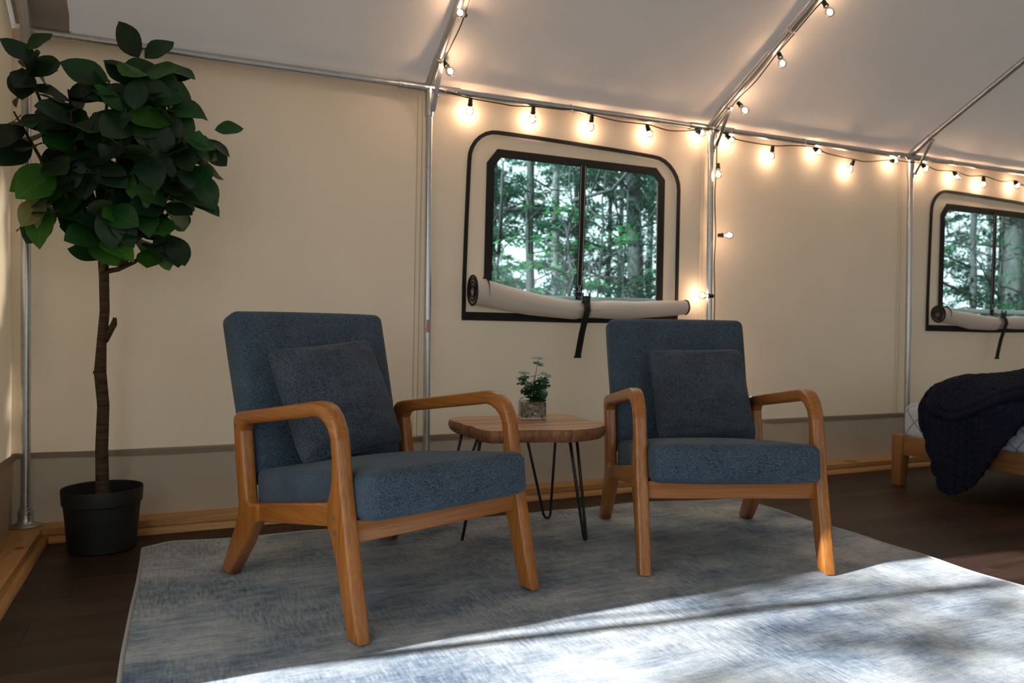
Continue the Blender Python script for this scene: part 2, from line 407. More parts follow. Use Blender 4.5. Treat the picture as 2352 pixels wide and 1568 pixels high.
def soft_box(name, d, r, mat, parent=None, puff=(0, 0, 0), n=14, fn=None, **k):
    """upholstered block: rounded edges, faces slightly swollen"""
    h = [x / 2 for x in d]
    def axis(hh):
        m = 5; e = [hh - r + r * math.sin(i / m * PI / 2) for i in range(m + 1)]
        mid = np.linspace(-(hh - r), hh - r, n)[1:-1]
        return [-x for x in reversed(e)] + list(mid) + e
    A = [axis(x) for x in h]
    vid = {}; V = []; F = []
    def vert(p):
        key = tuple(round(c, 6) for c in p)
        if key in vid: return vid[key]
        q = [max(-(h[i] - r), min(h[i] - r, p[i])) for i in range(3)]
        dd = Vector([p[i] - q[i] for i in range(3)])
        if dd.length > 1e-9: dd = dd.normalized() * r
        o = Vector(q) + dd
        u = [o[i] / h[i] for i in range(3)]
        for i in range(3):
            j, kk = [x for x in range(3) if x != i]
            o[i] += puff[i] * u[i] * max(0, 1 - abs(u[j]) ** 3) * max(0, 1 - abs(u[kk]) ** 3)
        if fn: o = Vector(fn(o, u))
        vid[key] = len(V); V.append(o); return vid[key]
    for i in range(3):
        j, kk = [(1, 2), (2, 0), (0, 1)][i]
        for sgn in (-1, 1):
            for a in range(len(A[j]) - 1):
                for b in range(len(A[kk]) - 1):
                    q = []
                    for (aa, bb) in ((a, b), (a + 1, b), (a + 1, b + 1), (a, b + 1)):
                        p = [0, 0, 0]; p[i] = sgn * h[i]; p[j] = A[j][aa]; p[kk] = A[kk][bb]; q.append(vert(p))
                    if sgn < 0: q.reverse()
                    if len(set(q)) == 4: F.append(tuple(q))
    mb = MB(); mb.v = [tuple(x) for x in V]; mb.f = F
    return mb.build(name, mat, parent, True, 180, **k)

def copy_tree(o, parent=None):
    c = o.copy(); col.objects.link(c); c.parent = parent
    for ch in list(o.children): copy_tree(ch, c)
    return c

def leaf_cloud(name, centers, sizes, mat, parent=None, flat=0.5, aspect=0.5, **k):
    """many small four-sided leaves in one mesh"""
    C = np.asarray(centers, float); n = len(C); S = np.asarray(sizes, float)[:, None]
    d = rs.normal(size=(n, 3)); d[:, 2] *= flat; d /= np.linalg.norm(d, axis=1)[:, None]
    t = rs.normal(size=(n, 3)); t[:, 2] *= flat; t -= d * (t * d).sum(1)[:, None]; t /= np.linalg.norm(t, axis=1)[:, None]
    nn = np.cross(d, t)
    V = np.stack([C - d * S, C + t * S * aspect + nn * S * 0.12, C + d * S, C - t * S * aspect + nn * S * 0.12], 1).reshape(-1, 3)
    me = bpy.data.meshes.new(name)
    me.vertices.add(4 * n); me.vertices.foreach_set('co', V.ravel())
    me.loops.add(4 * n); me.loops.foreach_set('vertex_index', np.arange(4 * n, dtype=np.int32))
    me.polygons.add(n); me.polygons.foreach_set('loop_start', np.arange(0, 4 * n, 4, dtype=np.int32))
    me.materials.append(M[mat]); me.update(calc_edges=True)
    return link(bpy.data.objects.new(name, me), parent, **k)

def nzv(x, y, z, s=1.0): return noise.noise(Vector((x * s, y * s, z * s)))

# ------------------------------------------------------------------ the place: sizes
XL, XR = -0.575, 7.30            # gable walls
YB, YF = 3.405, -1.55            # back and front canvas walls
EAVE_Y, EAVE_Z = 3.342, 1.902
SLOPE = 0.512
RIDGE_Y = (YB + YF) / 2
def roof_z(y): return 1.965 + SLOPE * (3.343 - y) if y > RIDGE_Y else 1.965 + SLOPE * (3.343 - 2 * RIDGE_Y + y)
POLES = [-0.519, 1.043, 2.622, 4.140, 5.72]
SILL_Z = 0.0535

# ---- floor: planks running along the tent
floor = rbox('floor', (3.37, 0.93, -0.035), (7.95, 5.05, 0.05), 'subfloor', None, 0, kind='structure', label='dark brown wooden plank floor of the tent')
PW, PL = 0.178, 1.22
pm = rbox_mesh('plank', (0, 0, -0.005), (PL - 0.0008, PW - 0.0008, 0.010), 'plank', 0.0006, 1)
r0 = 0
y = -1.50
while y < 3.32:
    off = (r0 * 0.47) % 1.0 * PL
    x = -0.52 - off
    while x < 6.6:
        cx = x + PL / 2
        if cx - PL / 2 < -0.56:
            pass
        o = bpy.data.objects.new('plank', pm); o.location = (cx, y + PW / 2, 0)
        if cx - PL / 2 < -0.58:
            cut = -0.58 - (cx - PL / 2)
            if cut < PL - 0.05:
                o.scale.x = (PL - cut) / PL; o.location.x = cx + cut / 2
                link(o, floor)
        else: link(o, floor)
        x += PL
    y += PW; r0 += 1

# ---- wooden sills along the foot of the walls
def sill(name, along, label):
    s = empty(name, kind='structure', label=label)
    L = (-0.60, 7.25) if along == 'x' else (1.80, 3.41)
    if along == 'x':
        prism('board', [(3.2773, 0.030), (3.2773, SILL_Z), (3.425, SILL_Z), (3.425, 0.0), (3.285, 0.0), (3.285, 0.030)], 'yz', L[0] + 0.14, L[1], 'pine_x', s, 0.0015, 1)
        qr = [(3.285, 0.001)] + [(3.285 - 0.024 * math.sin(a), 0.026 * math.cos(a)) for a in np.linspace(0, PI / 2, 7)]
        prism('trim_strip', qr, 'yz', L[0] + 0.165, L[1], 'pine_x', s, 0.001, 1)
        for kx, kz in ((1.19, 0.041), (1.345, 0.033), (0.95, 0.035), (3.02, 0.037)):
            mb = MB(); mb.lathe([(0, 0), (0.012, 0)], (0, 0, 0), 14)
            mb.v = [(kx + p[0] * 1.6, 3.2764, kz + p[1] * 0.55) for p in mb.v]; mb.build('knot', 'knot', s)
        mb = MB(); mb.lathe([(0, 0), (0.02, 0)], (0, 0, 0), 16)
        mb.v = [(3.66 + p[0] * 1.8 + p[1] * 0.6, 3.325 - p[1] * 1.6, SILL_Z + 0.0005) for p in mb.v]; mb.build('knot', 'knot', s)
    else:
        prism('board', [(-0.60, 0.0), (-0.60, SILL_Z), (-0.4575, SILL_Z), (-0.4575, 0.030), (-0.462, 0.030), (-0.462, 0.0)], 'xz', L[0], L[1], 'pine_y', s, 0.0015, 1)
        qr = [(-0.462, 0.001)] + [(-0.462 + 0.024 * math.sin(a), 0.026 * math.cos(a)) for a in np.linspace(0, PI / 2, 7)]
        prism('trim_strip', qr, 'xz', L[0], L[1] - 0.13, 'pine_y', s, 0.001, 1)
        mb = MB(); mb.lathe([(0, 0), (0.02, 0)], (0, 0, 0), 16)
        mb.v = [(-0.487 + p[0] * 0.75, 3.02 + p[1] * 0.8, SILL_Z + 0.0005) for p in mb.v]; mb.build('knot', 'knot', s)
sill('baseboard_back', 'x', 'light pine sill boards running under the long canvas wall')
sill('baseboard_left', 'y', 'light pine sill board along the gable end by the potted tree')

# ---- canvas walls
WIN = [(1.375, 2.320, 0.93, 1.640), (4.512, 5.457, 0.91, 1.612)]
def sheet(name, us, zs, fn, holes, mat, **k):
    mb = MB()
    def skip(i, j):
        u = (us[i] + us[i + 1]) / 2; z = (zs[j] + zs[j + 1]) / 2
        return any(a < u < b and c < z < d for a, b, c, d in holes)
    mb.grid(len(us) - 1, len(zs) - 1, lambda i, j: fn(us[i], zs[j]), skip)
    return mb.build(name, mat, k.pop('parent', None), True, 180, **k)
def spans(lo, hi, step, marks):
    pts = sorted(set([lo, hi] + [m for m in marks if lo < m < hi])); out = []
    for a, b in zip(pts, pts[1:]):
        n = max(1, round((b - a) / step)); out += [a + (b - a) * i / n for i in range(n)]
    return out + [hi]
def back_y(x, z):
    y = YB + 0.005 * nzv(x, 0, z, 1.2) + 0.003 * nzv(x + 9, 3, z, 3.5)
    for p in POLES: y -= 0.010 * math.exp(-((x - p + 0.05) / 0.05) ** 2) * 0.5
    return y
bx = spans(XL - 0.03, XR + 0.03, 0.05, [w_ for q in WIN for w_ in q[:2]]); bz = spans(0.30, 1.95, 0.05, [w_ for q in WIN for w_ in q[2:]])
wall_back = sheet('wall_back', bx, bz, lambda x, z: (x, back_y(x, z), z), WIN, 'canvas', kind='structure', label='cream canvas long side wall of the tent')
def skirt_y(x, z):
    t = (0.31 - z) / 0.26
    fold = 0.010 * math.sin(5.0 * x + 9 * z + 2.2 * nzv(x, 1, 0, 1.1)) * max(0, math.sin(PI * min(1, t))) + 0.012 * nzv(x * 1.3 + 5, 2, z * 4, 2.2) * t
    crease = 0
    for cx, k in ((-0.12, 0.55), (1.16, -0.5), (1.62, 0.8), (3.05, -0.6), (3.30, -0.55), (0.35, -0.5)):
        dd = (x - cx) - k * (z - 0.3); crease -= 0.012 * math.exp(-(dd / 0.028) ** 2)
    return YB - 0.006 - 0.014 * t + fold * 1.1 + 1.7 * crease * min(1, t * 3)
sheet('skirt', spans(XL, XR, 0.022, []), list(np.linspace(0.05, 0.318, 14)), lambda x, z: (x, skirt_y(x, z) + 0.0, z), [], 'skirt', parent=wall_back)
def skirt_top(x): return 0.310 + 0.012 * math.exp(-((x + 0.5) / 0.25) ** 2)
MB().grid(160, 1, lambda i, j: (XL + (XR - XL) * i / 160, YB - 0.010, skirt_top(XL + (XR - XL) * i / 160) - 0.022 * (1 - j))).build('skirt_hem', 'hem', wall_back)
for x0, x1 in ((1.006, 0.988), (2.600, 2.585), (4.105, 4.095)):
    for dx in (0, 0.022):
        MB().grid(1, 24, lambda i, j: (x0 + (x1 - x0) * (1 - j / 24) + dx + 0.0035 * i, back_y(x0, 0.3 + 1.6 * j / 24) - 0.0035, 0.31 + 1.58 * j / 24)).build('seam', 'seam', wall_back)

def gable_top(y): return roof_z(y) - 0.01
DOOR = (-0.35, 1.795, 0.06, 1.76)      # doorway in the gable end, beside the camera
def gable(name, x, holes, label):
    ys = spans(YF - 0.03, YB + 0.03, 0.06, [h for q in holes for h in q[:2]] + [RIDGE_Y]); zs = spans(0.0, 1.0, 0.035, [0.31 / 3.3] + [h / 3.3 for q in holes for h in q[2:]])
    mb = MB()
    def fn(i, j):
        yy = ys[i]; z = zs[j] * 3.3
        z = min(z, gable_top(yy)); return (x + 0.006 * nzv(yy, 1, z, 1.5), yy, z)
    def skip(i, j):
        yy = (ys[i] + ys[i + 1]) / 2; z = (zs[j] + zs[j + 1]) / 2 * 3.3
        return any(a < yy < b and c < z < d for a, b, c, d in holes) or zs[j] * 3.3 > max(gable_top(ys[i]), gable_top(ys[i + 1]))
    mb.grid(len(ys) - 1, len(zs) - 1, fn, skip)
    return mb.build(name, 'canvas', None, True, 180, kind='structure', label=label)
wall_left = gable('wall_left', XL, [DOOR], 'cream canvas gable end wall beside the potted tree')
wall_right = gable('wall_right', XR, [], 'cream canvas far gable end wall')
MB().grid(8, 16, lambda i, j: (XL - 0.004 + 0.012 * math.sin(i * 1.3) * j / 16, 1.805 - (0.185 * j / 16) * (1 - i / 8), 1.30 + 0.74 * j / 16)).build('added_sun_flap', 'canvas', wall_left)  # unseen flap added to slant the sun's edge near the armchair
MB().grid(34, 8, lambda i, j: (XL + 0.008 + 0.004 * nzv(i * 0.3, j * 0.4, 0), 1.80 + (3.40 - 1.80) * i / 34, 0.04 + (0.345 - 0.04 - 0.03 * i / 34) * j / 8)).build('skirt', 'skirt', wall_left)
MB().grid(34, 1, lambda i, j: (XL + 0.013, 1.80 + (3.40 - 1.80) * i / 34, 0.315 + 0.03 * j - 0.03 * i / 34 + 0.008)).build('skirt_hem', 'hem', wall_left)
FW = [(0.6, 1.9, 0.75, 1.70), (3.4, 4.7, 0.75, 1.70)]  # unseen openings, added to bring fill daylight from behind the camera
sheet('wall_front', spans(XL, XR, 0.2, [q for h in FW for q in h[:2]]), spans(0.0, 1.95, 0.2, [q for h in FW for q in h[2:]]), lambda x, z: (x, YF, z), FW, 'canvas', kind='structure', label='cream canvas side wall behind the camera')

# ---- roof
def roof_pt(x, y):
    b = 0
    for a, c in zip(POLES, POLES[1:] + [XR]):
        if a <= x <= c: b = math.sin(PI * (x - a) / (c - a))
    return (x, y, roof_z(y) - 0.012 * b + 0.004 * nzv(x, y, 0, 1.5))
ceiling = MB().grid(96, 40, lambda i, j: roof_pt(XL - 0.06 + (XR - XL + 0.12) * i / 96, 3.46 + (YF - 0.06 - 3.46) * (j if j != 20 else 20) / 40)).build('ceiling', 'roof', None, True, 180, kind='structure', label='pale canvas tent roof sloping up from the eave')
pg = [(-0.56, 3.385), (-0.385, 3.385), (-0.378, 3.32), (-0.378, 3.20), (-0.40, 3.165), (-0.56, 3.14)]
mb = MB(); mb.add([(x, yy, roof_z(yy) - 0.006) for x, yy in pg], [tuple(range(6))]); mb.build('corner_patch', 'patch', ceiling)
# ---- steel tube frame
frame = empty('tent_frame', (0, 0, 0), label='galvanised steel tube frame holding up the tent canvas', cat='tent frame')
PR = 0.0165
def rafter_z(y): return 1.929 + SLOPE * (3.343 - y)
for i, px in enumerate(POLES):
    mb = MB(); mb.tube([(px, EAVE_Y, SILL_Z), (px, EAVE_Y, 1.79)], PR, 18); mb.build('pole', 'steel', frame, angle=50)
    rb = MB(); rb.tube([(px, 3.25, rafter_z(3.25)), (px, RIDGE_Y, rafter_z(RIDGE_Y))], PR, 16); rb.build('rafter', 'steel', frame, angle=50)
    fr_ = MB(); fr_.tube([(px, RIDGE_Y, rafter_z(RIDGE_Y)), (px, YF + 0.06, rafter_z(3.343))], PR, 12); fr_.build('rafter', 'steel', frame, angle=50)
    if px < 5:
        j = MB(); j.tube([(px, EAVE_Y, EAVE_Z + 0.012), (px, EAVE_Y, 1.775)], 0.0205, 18); jo = j.build('joint_fitting', 'steel', frame, angle=50)
        MB().tube([(px, 3.352, 1.912), (px, 3.352 - 0.142, 1.912 + 0.142 * SLOPE + 0.012)], 0.0205, 18).build('rafter_sleeve', 'steel', jo, angle=50)
        if i > 0: MB().tube([(px + 0.01, EAVE_Y, EAVE_Z), (px - 0.145, EAVE_Y, EAVE_Z)], 0.0205, 18).build('rail_sleeve', 'steel', jo, angle=50)
        MB().tube([(px - 0.01, EAVE_Y, EAVE_Z), (px + 0.145, EAVE_Y, EAVE_Z)], 0.0205, 18).build('rail_sleeve', 'steel', jo, angle=50)
        a, b = Vector((px + 0.012, 3.318, 1.80)), Vector((px + 0.012, 3.205, 1.978))
        dd = (b - a); rot = Matrix.Rotation(-math.atan2(-dd.y, dd.z) * -1, 3, 'X')
        st = MB(); st.box((a + b) / 2, (0.020, 0.004, dd.length), rot); sb = st.build('brace_strap', 'steel', jo, angle=30)
        for p in (a, b):
            MB().tube([p + Vector((0, 0.006, 0)), p + Vector((0, -0.010, -0.006))], 0.007, 6).build('screw', 'steel', jo, angle=30)
        for sx in (-0.125, -0.07, 0.07, 0.125):
            if i == 0 and sx < 0: continue
            MB().tube([(px + sx, EAVE_Y - 0.018, EAVE_Z - 0.008), (px + sx, EAVE_Y - 0.028, EAVE_Z - 0.012)], 0.005, 6).build('screw', 'steel', jo, angle=30)
    fl = MB(); fl.lathe([(0.0, 0.0), (0.052, 0.0), (0.054, 0.004), (0.050, 0.008), (0.032, 0.012), (0.027, 0.018), (0.025, 0.03), (0.024, 0.045), (0.026, 0.047), (0.026, 0.058), (0.022, 0.06), (0.022, 0.07), (0.0165, 0.071)], (px, EAVE_Y, SILL_Z), 28)
    fl.build('base_flange', 'steel', frame, angle=40)
for a, b in zip(POLES, POLES[1:] + [XR - 0.05]):
    MB().tube([(a + 0.02, EAVE_Y, EAVE_Z), (b - 0.02, EAVE_Y, EAVE_Z)], PR, 18).build('eave_rail', 'steel', frame, angle=50)
MB().tube([(XL + 0.05, RIDGE_Y, rafter_z(RIDGE_Y)), (XR - 0.05, RIDGE_Y, rafter_z(RIDGE_Y))], PR, 12).build('ridge_rail', 'steel', frame, angle=50)
MB().tube([(XL + 0.05, YF + 0.06, EAVE_Z), (XR - 0.05, YF + 0.06, EAVE_Z)], PR, 12).build('eave_rail', 'steel', frame, angle=50)
MB().grid(4, 3, lambda i, j: (POLES[1] + 0.0172 * math.sin(-0.5 + i * 0.25), EAVE_Y - 0.0172 * math.cos(-0.5 + i * 0.25), 0.795 + 0.019 * j)).build('sticker', 'sticker', frame)

# ---- windows: film pane, black webbing border, zip line, rolled-up flap
def ribbon(path, wid, y0, th=0.004, closed=False):
    """flat band in the wall plane following a path of (x,z)"""
    n = len(path); mb = MB(); vs = []
    for i, p in enumerate(path):
        p = Vector((p[0], p[1])); a = Vector(path[i - 1]) if (i > 0 or closed) else p; b = Vector(path[(i + 1) % n]) if (i < n - 1 or closed) else p
        d1 = (p - a).normalized() if (p - a).length > 0 else None; d2 = (b - p).normalized() if (b - p).length > 0 else None
        d = ((d1 or d2) + (d2 or d1)).normalized(); nn = Vector((-d.y, d.x))
        k = 1 / max(0.5, nn.dot(Vector((-(d1 or d2).y, (d1 or d2).x))))
        for s_, t in ((-1, 0), (1, 0), (1, 1), (-1, 1)):
            q = p + nn * s_ * wid / 2 * k; vs.append((q.x, y0 - th * t, q.y))
    fs = []
    for i in range(n if closed else n - 1):
        j = (i + 1) % n
        for k in range(4): fs.append((i * 4 + k, i * 4 + (k + 1) % 4, j * 4 + (k + 1) % 4, j * 4 + k))
    if not closed: fs += [(3, 2, 1, 0), tuple((n - 1) * 4 + k for k in range(4))]
    mb.add(vs, fs); return mb
def make_window(name, ox, oz, label, first):
    y0 = YB - 0.008
    wn = empty(name, (ox, 0, oz), kind='structure', label=label)
    X = lambda x: x - 1.375
    # outer zip line
    pts = [(1.2365, 0.862), (1.238, 1.01), (1.246, 1.30), (1.256, 1.545)]
    for a in np.linspace(PI, PI / 2, 8): pts.append((1.405 + 0.147 * math.cos(a), 1.608 + 0.147 * math.sin(a)))
    pts += [(1.6, 1.752), (1.85, 1.744), (2.05, 1.738), (2.20, 1.733)]
    for a in np.linspace(PI / 2, 0, 8): pts.append((2.290 + 0.163 * math.cos(a), 1.565 + 0.163 * math.sin(a)))
    pts += [(2.450, 1.3), (2.447, 1.0), (2.444, 0.872)]
    pts = [(X(a) + 0.0025 * nzv(a * 9, b * 9, 0), b + 0.0035 * nzv(a * 7, b * 7, 4)) for a, b in pts]
    ribbon(pts, 0.018, y0, 0.009).build('zip_line', 'black_web', wn, angle=60)
    ribbon([(X(1.229), 0.874), (X(1.55), 0.872), (X(1.83), 0.869), (X(2.15), 0.872), (X(2.432), 0.876)], 0.040, y0, 0.006).build('bottom_band', 'black_web', wn, angle=60)
    # inner border with clipped upper corners
    bp = [(1.3565, 0.93), (1.368, 1.60), (1.412, 1.657), (2.300, 1.652), (2.344, 1.605), (2.338, 0.93)]
    ribbon([(X(a), b) for a, b in bp], 0.040, y0, 0.005).build('border', 'black_web', wn, angle=60)
    MB().grid(12, 10, lambda i, j: (X(1.37) + 0.955 * i / 12, y0 + 0.004 + 0.003 * nzv(i * 0.4, j * 0.4, 7), 0.92 + 0.725 * j / 10)).build('pane', 'film', wn)
    # centre strap
    sp = ribbon([(X(1.868), 1.655), (X(1.862), 1.30), (X(1.852), 1.02), (X(1.849), 0.965)], 0.036, y0 - 0.006, 0.004).build('strap', 'black_web', wn, angle=60)
    for dx in (-0.012, 0.012):
        ribbon([(X(1.868) + dx, 1.64), (X(1.862) + dx, 1.30), (X(1.853) + dx, 1.04)], 0.0018, y0 - 0.0103, 0.0006).build('stitch_line', 'white_thread', sp)
    for p in ([(-.011, 1.035), (.011, 1.005)], [(.011, 1.035), (-.011, 1.005)], [(-.011, 1.035), (.011, 1.035)], [(-.011, 1.005), (.011, 1.005)]):
        ribbon([(X(1.852) + a, b) for a, b in p], 0.0018, y0 - 0.0105, 0.0008).build('stitch_line', 'white_thread', sp)
    # rolled flap
    ks = [(1.258, 0.992, 0.070), (1.30, 0.984, 0.066), (1.42, 0.960, 0.061), (1.56, 0.937, 0.054), (1.70, 0.919, 0.048), (1.80, 0.910, 0.045), (1.845, 0.912, 0.040), (1.89, 0.916, 0.045), (2.0, 0.917, 0.046), (2.15, 0.918, 0.045), (2.30, 0.928, 0.043), (2.40, 0.935, 0.040), (2.462, 0.940, 0.036)]
    if not first: ks = [(a, b - 0.03 * max(0, 1 - (a - 1.258) / 0.6), c * (0.74 if a < 1.5 else 0.95)) for a, b, c in ks]
    kx = [k[0] for k in ks]; NU, NV = 72, 22
    def rp(i, j):
        x = ks[0][0] + (ks[-1][0] - ks[0][0]) * i / NU
        z = np.interp(x, kx, [k[1] for k in ks]); r = np.interp(x, kx, [k[2] for k in ks])
        a = 2 * PI * j / NV
        pin = math.exp(-((x - 1.847) / 0.05) ** 2)
        r *= 1 + 0.10 * pin * math.sin(6 * a + 1) + 0.05 * nzv(x * 5, math.cos(a) * 1.5, math.sin(a) * 1.5) + 0.05 * math.sin(a * 2 + (x - 1.847) * 22) * math.exp(-abs(x - 1.847) / 0.16)
        return (X(x), y0 - 0.010 - 0.055 + 0.012 * pin - r * 0.92 * math.cos(a), z + r * math.sin(a))
    fl = MB().grid(NU, NV, rp).build('rolled_flap', 'flap', wn, angle=180)
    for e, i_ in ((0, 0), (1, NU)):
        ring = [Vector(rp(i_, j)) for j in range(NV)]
        c = sum(ring, Vector()) / NV
        MB().tube(ring, 0.0045, 8, True).build('flap_binding', 'black_web', fl, angle=180)
        # spiral of the rolled cloth inside the open end
        spi = []
        for k in range(40):
            t = k / 39; j = (k * 22 / 16) % NV; q = ring[int(j) % NV].lerp(ring[(int(j) + 1) % NV], j - int(j)); spi.append(c + (q - c) * (0.88 - 0.62 * t))
        mb = MB(); sgn = 1 if e == 0 else -1
        mb.add([p for q in spi for p in (q, q + Vector((sgn * 0.06, 0, 0)))], [(2 * k, 2 * k + 2, 2 * k + 3, 2 * k + 1) for k in range(39)]); mb.build('inner_roll', 'flap', fl, angle=180)
        MB().tube(spi, 0.0035, 6).build('flap_binding', 'black_web', fl, angle=180)
        mb = MB(); mb.add([q + Vector((sgn * 0.062, 0, 0)) for q in ring], [tuple(range(NV))]); mb.build('inner_roll', 'black_web', fl)  # black disc in place of the shade inside the roll
    # strap round the roll and its hanging tail
    def around(t):
        a = PI / 2 + 0.5 - t * 3.0; x = 1.849 - 0.012 * t
        return (X(x), y0 - 0.052 - 0.047 * math.cos(PI - a) * -1, 0.912 + 0.047 * math.sin(a))
    pa = [Vector((X(1.849), y0 - 0.012, 0.985)), Vector((X(1.849), y0 - 0.065, 0.966)), Vector((X(1.846), y0 - 0.100, 0.945)), Vector((X(1.843), y0 - 0.112, 0.912)), Vector((X(1.838), y0 - 0.104, 0.880)), Vector((X(1.828), y0 - 0.085, 0.80)), Vector((X(1.818), y0 - 0.075, 0.72)), Vector((X(1.812), y0 - 0.072, 0.680))]
    mb = MB(); vs = []
    for p in pa: vs += [p + Vector((-0.017, 0, 0)), p + Vector((0.017, 0, 0)), p + Vector((0.017, -0.003, 0)), p + Vector((-0.017, -0.003, 0))]
    n = len(pa); mb.add(vs, [(i * 4 + k, i * 4 + (k + 1) % 4, i * 4 + 4 + (k + 1) % 4, i * 4 + 4 + k) for i in range(n - 1) for k in range(4)] + [(3, 2, 1, 0), tuple((n - 1) * 4 + k for k in range(4))])
    tl = mb.build('strap', 'black_web', wn, angle=40)
    rbox('strap_end', (X(1.812), y0 - 0.0735, 0.680), (0.040, 0.009, 0.010), 'black_web', tl, 0.002)
    bk = rbox('buckle', (X(1.8475), y0 - 0.088, 0.963), (0.046, 0.012, 0.038), 'black_plastic', wn, 0.004)
    bk.rotation_euler = (0, 0, 0)
    for dx in (-0.019, 0.019): rbox('prong', (X(1.8475) + dx, y0 - 0.091, 0.982), (0.008, 0.010, 0.030), 'black_plastic', bk, 0.003)
    return wn
make_window('window_1', 1.375, 0.0, 'black-bordered film window over the side table with its flap rolled up', True)
make_window('window_2', 4.512, -0.022, 'black-bordered film window above the bed with its flap rolled up', False)

# ------------------------------------------------------------------ rug
def make_rug():
    r = empty('rug', (0, 0, 0), label='mottled grey and blue area rug under the two armchairs', cat='rug')
    nu, nv = 86, 64
    def edge_far(x): return np.interp(x, [-0.12, -0.02, 0.12, 1.39, 1.94, 2.49], [3.035, 3.085, 3.07, 3.005, 3.012, 2.905])
    def pt(i, j):
        u, v = i / nu, j / nv
        xl = -0.1135 + 0.004 * math.sin(v * 9); 
        yn = 1.10; 
        xr = 2.452 + 0.036 * v + 0.006 * math.sin(v * 14)
        x = xl + (xr - xl) * u; yf = edge_far(x)
        yy = yn + (yf - yn) * v
        z = 0.0095 + 0.0022 * nzv(x, yy, 0, 3.0)
        if u < 0.02 or u > 0.98 or v > 0.98: z += 0.002 * math.sin(x * 13 + yy * 17)
        return Vector((x, yy, z))
    MB().grid(nu, nv, pt).build('pile', 'rug', r, angle=180)
    per = [pt(i, 0) for i in range(nu)] + [pt(nu, j) for j in range(nv)] + [pt(i, nv) for i in range(nu, 0, -1)] + [pt(0, j) for j in range(nv, 0, -1)]
    mb = MB(); mb.tube([p - Vector((0, 0, 0.003)) for p in per], 0.0065, 8, True); mb.build('binding', 'rug_edge', r, angle=180)
make_rug()

# ------------------------------------------------------------------ armchairs
RUG_Z = 0.0125
def make_chair():
    c = empty('armchair', (0, 0, 0))
    leg = [(-0.047, 0), (-0.027, 0.09), (-0.002, 0.20), (0.020, 0.30), (0.036, 0.38), (0.046, 0.44), (0.056, 0.50), (0.096, 0.50), (0.088, 0.445), (0.089, 0.400), (0.097, 0.362), (0.108, 0.338), (0.108, 0.268), (0.092, 0.246), (0.075, 0.215), (0.060, 0.18), (0.032, 0.08), (0.006, 0)]
    arm = [(0.056, 0.50), (0.067, 0.540), (0.086, 0.572), (0.113, 0.594), (0.145, 0.603), (0.180, 0.604), (0.23, 0.597), (0.640, 0.537), (0.668, 0.529), (0.685, 0.514), (0.689, 0.495), (0.686, 0.47), (0.628, 0.47), (0.620, 0.486), (0.600, 0.495), (0.23, 0.554), (0.180, 0.562), (0.150, 0.558), (0.126, 0.546), (0.108, 0.527), (0.096, 0.50)]
    back = [(0.686, 0.47), (0.672, 0.38), (0.658, 0.30), (0.648, 0.245), (0.650, 0.215), (0.668, 0.175), (0.780, 0.0), (0.708, 0.0), (0.600, 0.118), (0.560, 0.172), (0.535, 0.197), (0.500, 0.212), (0.505, 0.264), (0.570, 0.254), (0.588, 0.262), (0.598, 0.30), (0.612, 0.38), (0.628, 0.47)]
    rail = [(0.100, 0.334), (0.515, 0.262), (0.510, 0.208), (0.100, 0.272)]
    for s in (-1, 1):
        a, b = (0.284, 0.328) if s > 0 else (-0.328, -0.284)
        fl = prism('leg', leg, 'yz', a, b, 'chair_wood_z', c, 0.011, 3, (6,))
        prism('armrest', [(p, q - 0.008 * min(1, max(0, (q - 0.50) / 0.05))) for p, q in arm], 'yz', a, b, 'chair_wood_y', c, 0.011, 3, (11, 20))
        prism('leg', back, 'yz', a, b, 'chair_wood_z', c, 0.011, 3, (17,))
        prism('side_rail', rail, 'yz', a + 0.004, b - 0.004, 'chair_wood_y', c, 0.004, 2)
        for (yy, zz) in ((0.070, 0.298), (0.062, 0.262)):
            xo = s * 0.3275
            MB().tube([(xo, yy, zz), (xo + s * 0.0015, yy, zz)], 0.0085, 12).build('wood_plug', 'pin', fl)
        bl = MB().tube([(s * 0.3275, 0.668, 0.483), (s * 0.329, 0.668, 0.483)], 0.006, 12).build('wood_plug', 'pin', fl)
    prism('front_rail', [(-0.286, 0.234), (0.286, 0.234), (0.286, 0.294), (-0.286, 0.294)], 'xz', 0.030, 0.054, 'chair_wood_x', c, 0.003, 2)
    prism('rear_rail', [(-0.286, 0.205), (0.286, 0.205), (0.286, 0.250), (-0.286, 0.250)], 'xz', 0.545, 0.570, 'chair_wood_x', c, 0.003, 2)
    def shape(o, u):
        if o.y < 0:   # nose of the cushion stands a little proud of the legs
            pass
        return o
    seat = soft_box('seat', (0.564, 0.655, 0.124), 0.026, 'chair_fabric', c, (0.004, 0.008, 0.018), 16)
    seat.location = (0, 0.293, 0.322); seat.rotation_euler = (math.radians(-7.0), 0, 0)
    bk = soft_box('backrest', (0.566, 0.100, 0.572), 0.030, 'chair_fabric', c, (0.003, 0.010, 0.004), 16, lambda o, u: (o.x * (1.02 + 0.03 * u[2]), o.y, o.z))
    bk.location = (0, 0.738, 0.566); bk.rotation_euler = (math.radians(-17.0), 0, 0)
    # seams along the cushion edges
    for sx in (-1, 1):
        p = [(sx * 0.274, -0.3205, zz) for zz in np.linspace(-0.05, 0.045, 6)]
        sm = MB().tube(p, 0.0016, 6).build('seam', 'chair_fabric', seat)
    return c
chair = make_chair()
chair['category'] = 'armchair'; chair['group'] = 'wooden armchairs on the rug'
chair['label'] = 'blue-grey armchair with wooden frame between potted tree and side table'
chair.location = (0.7045, 2.0378, RUG_Z); chair.rotation_euler = (0, 0, math.radians(20))
chair2 = copy_tree(chair)
chair2['label'] = 'blue-grey armchair with wooden frame beneath the window, sunlight touching one foot'
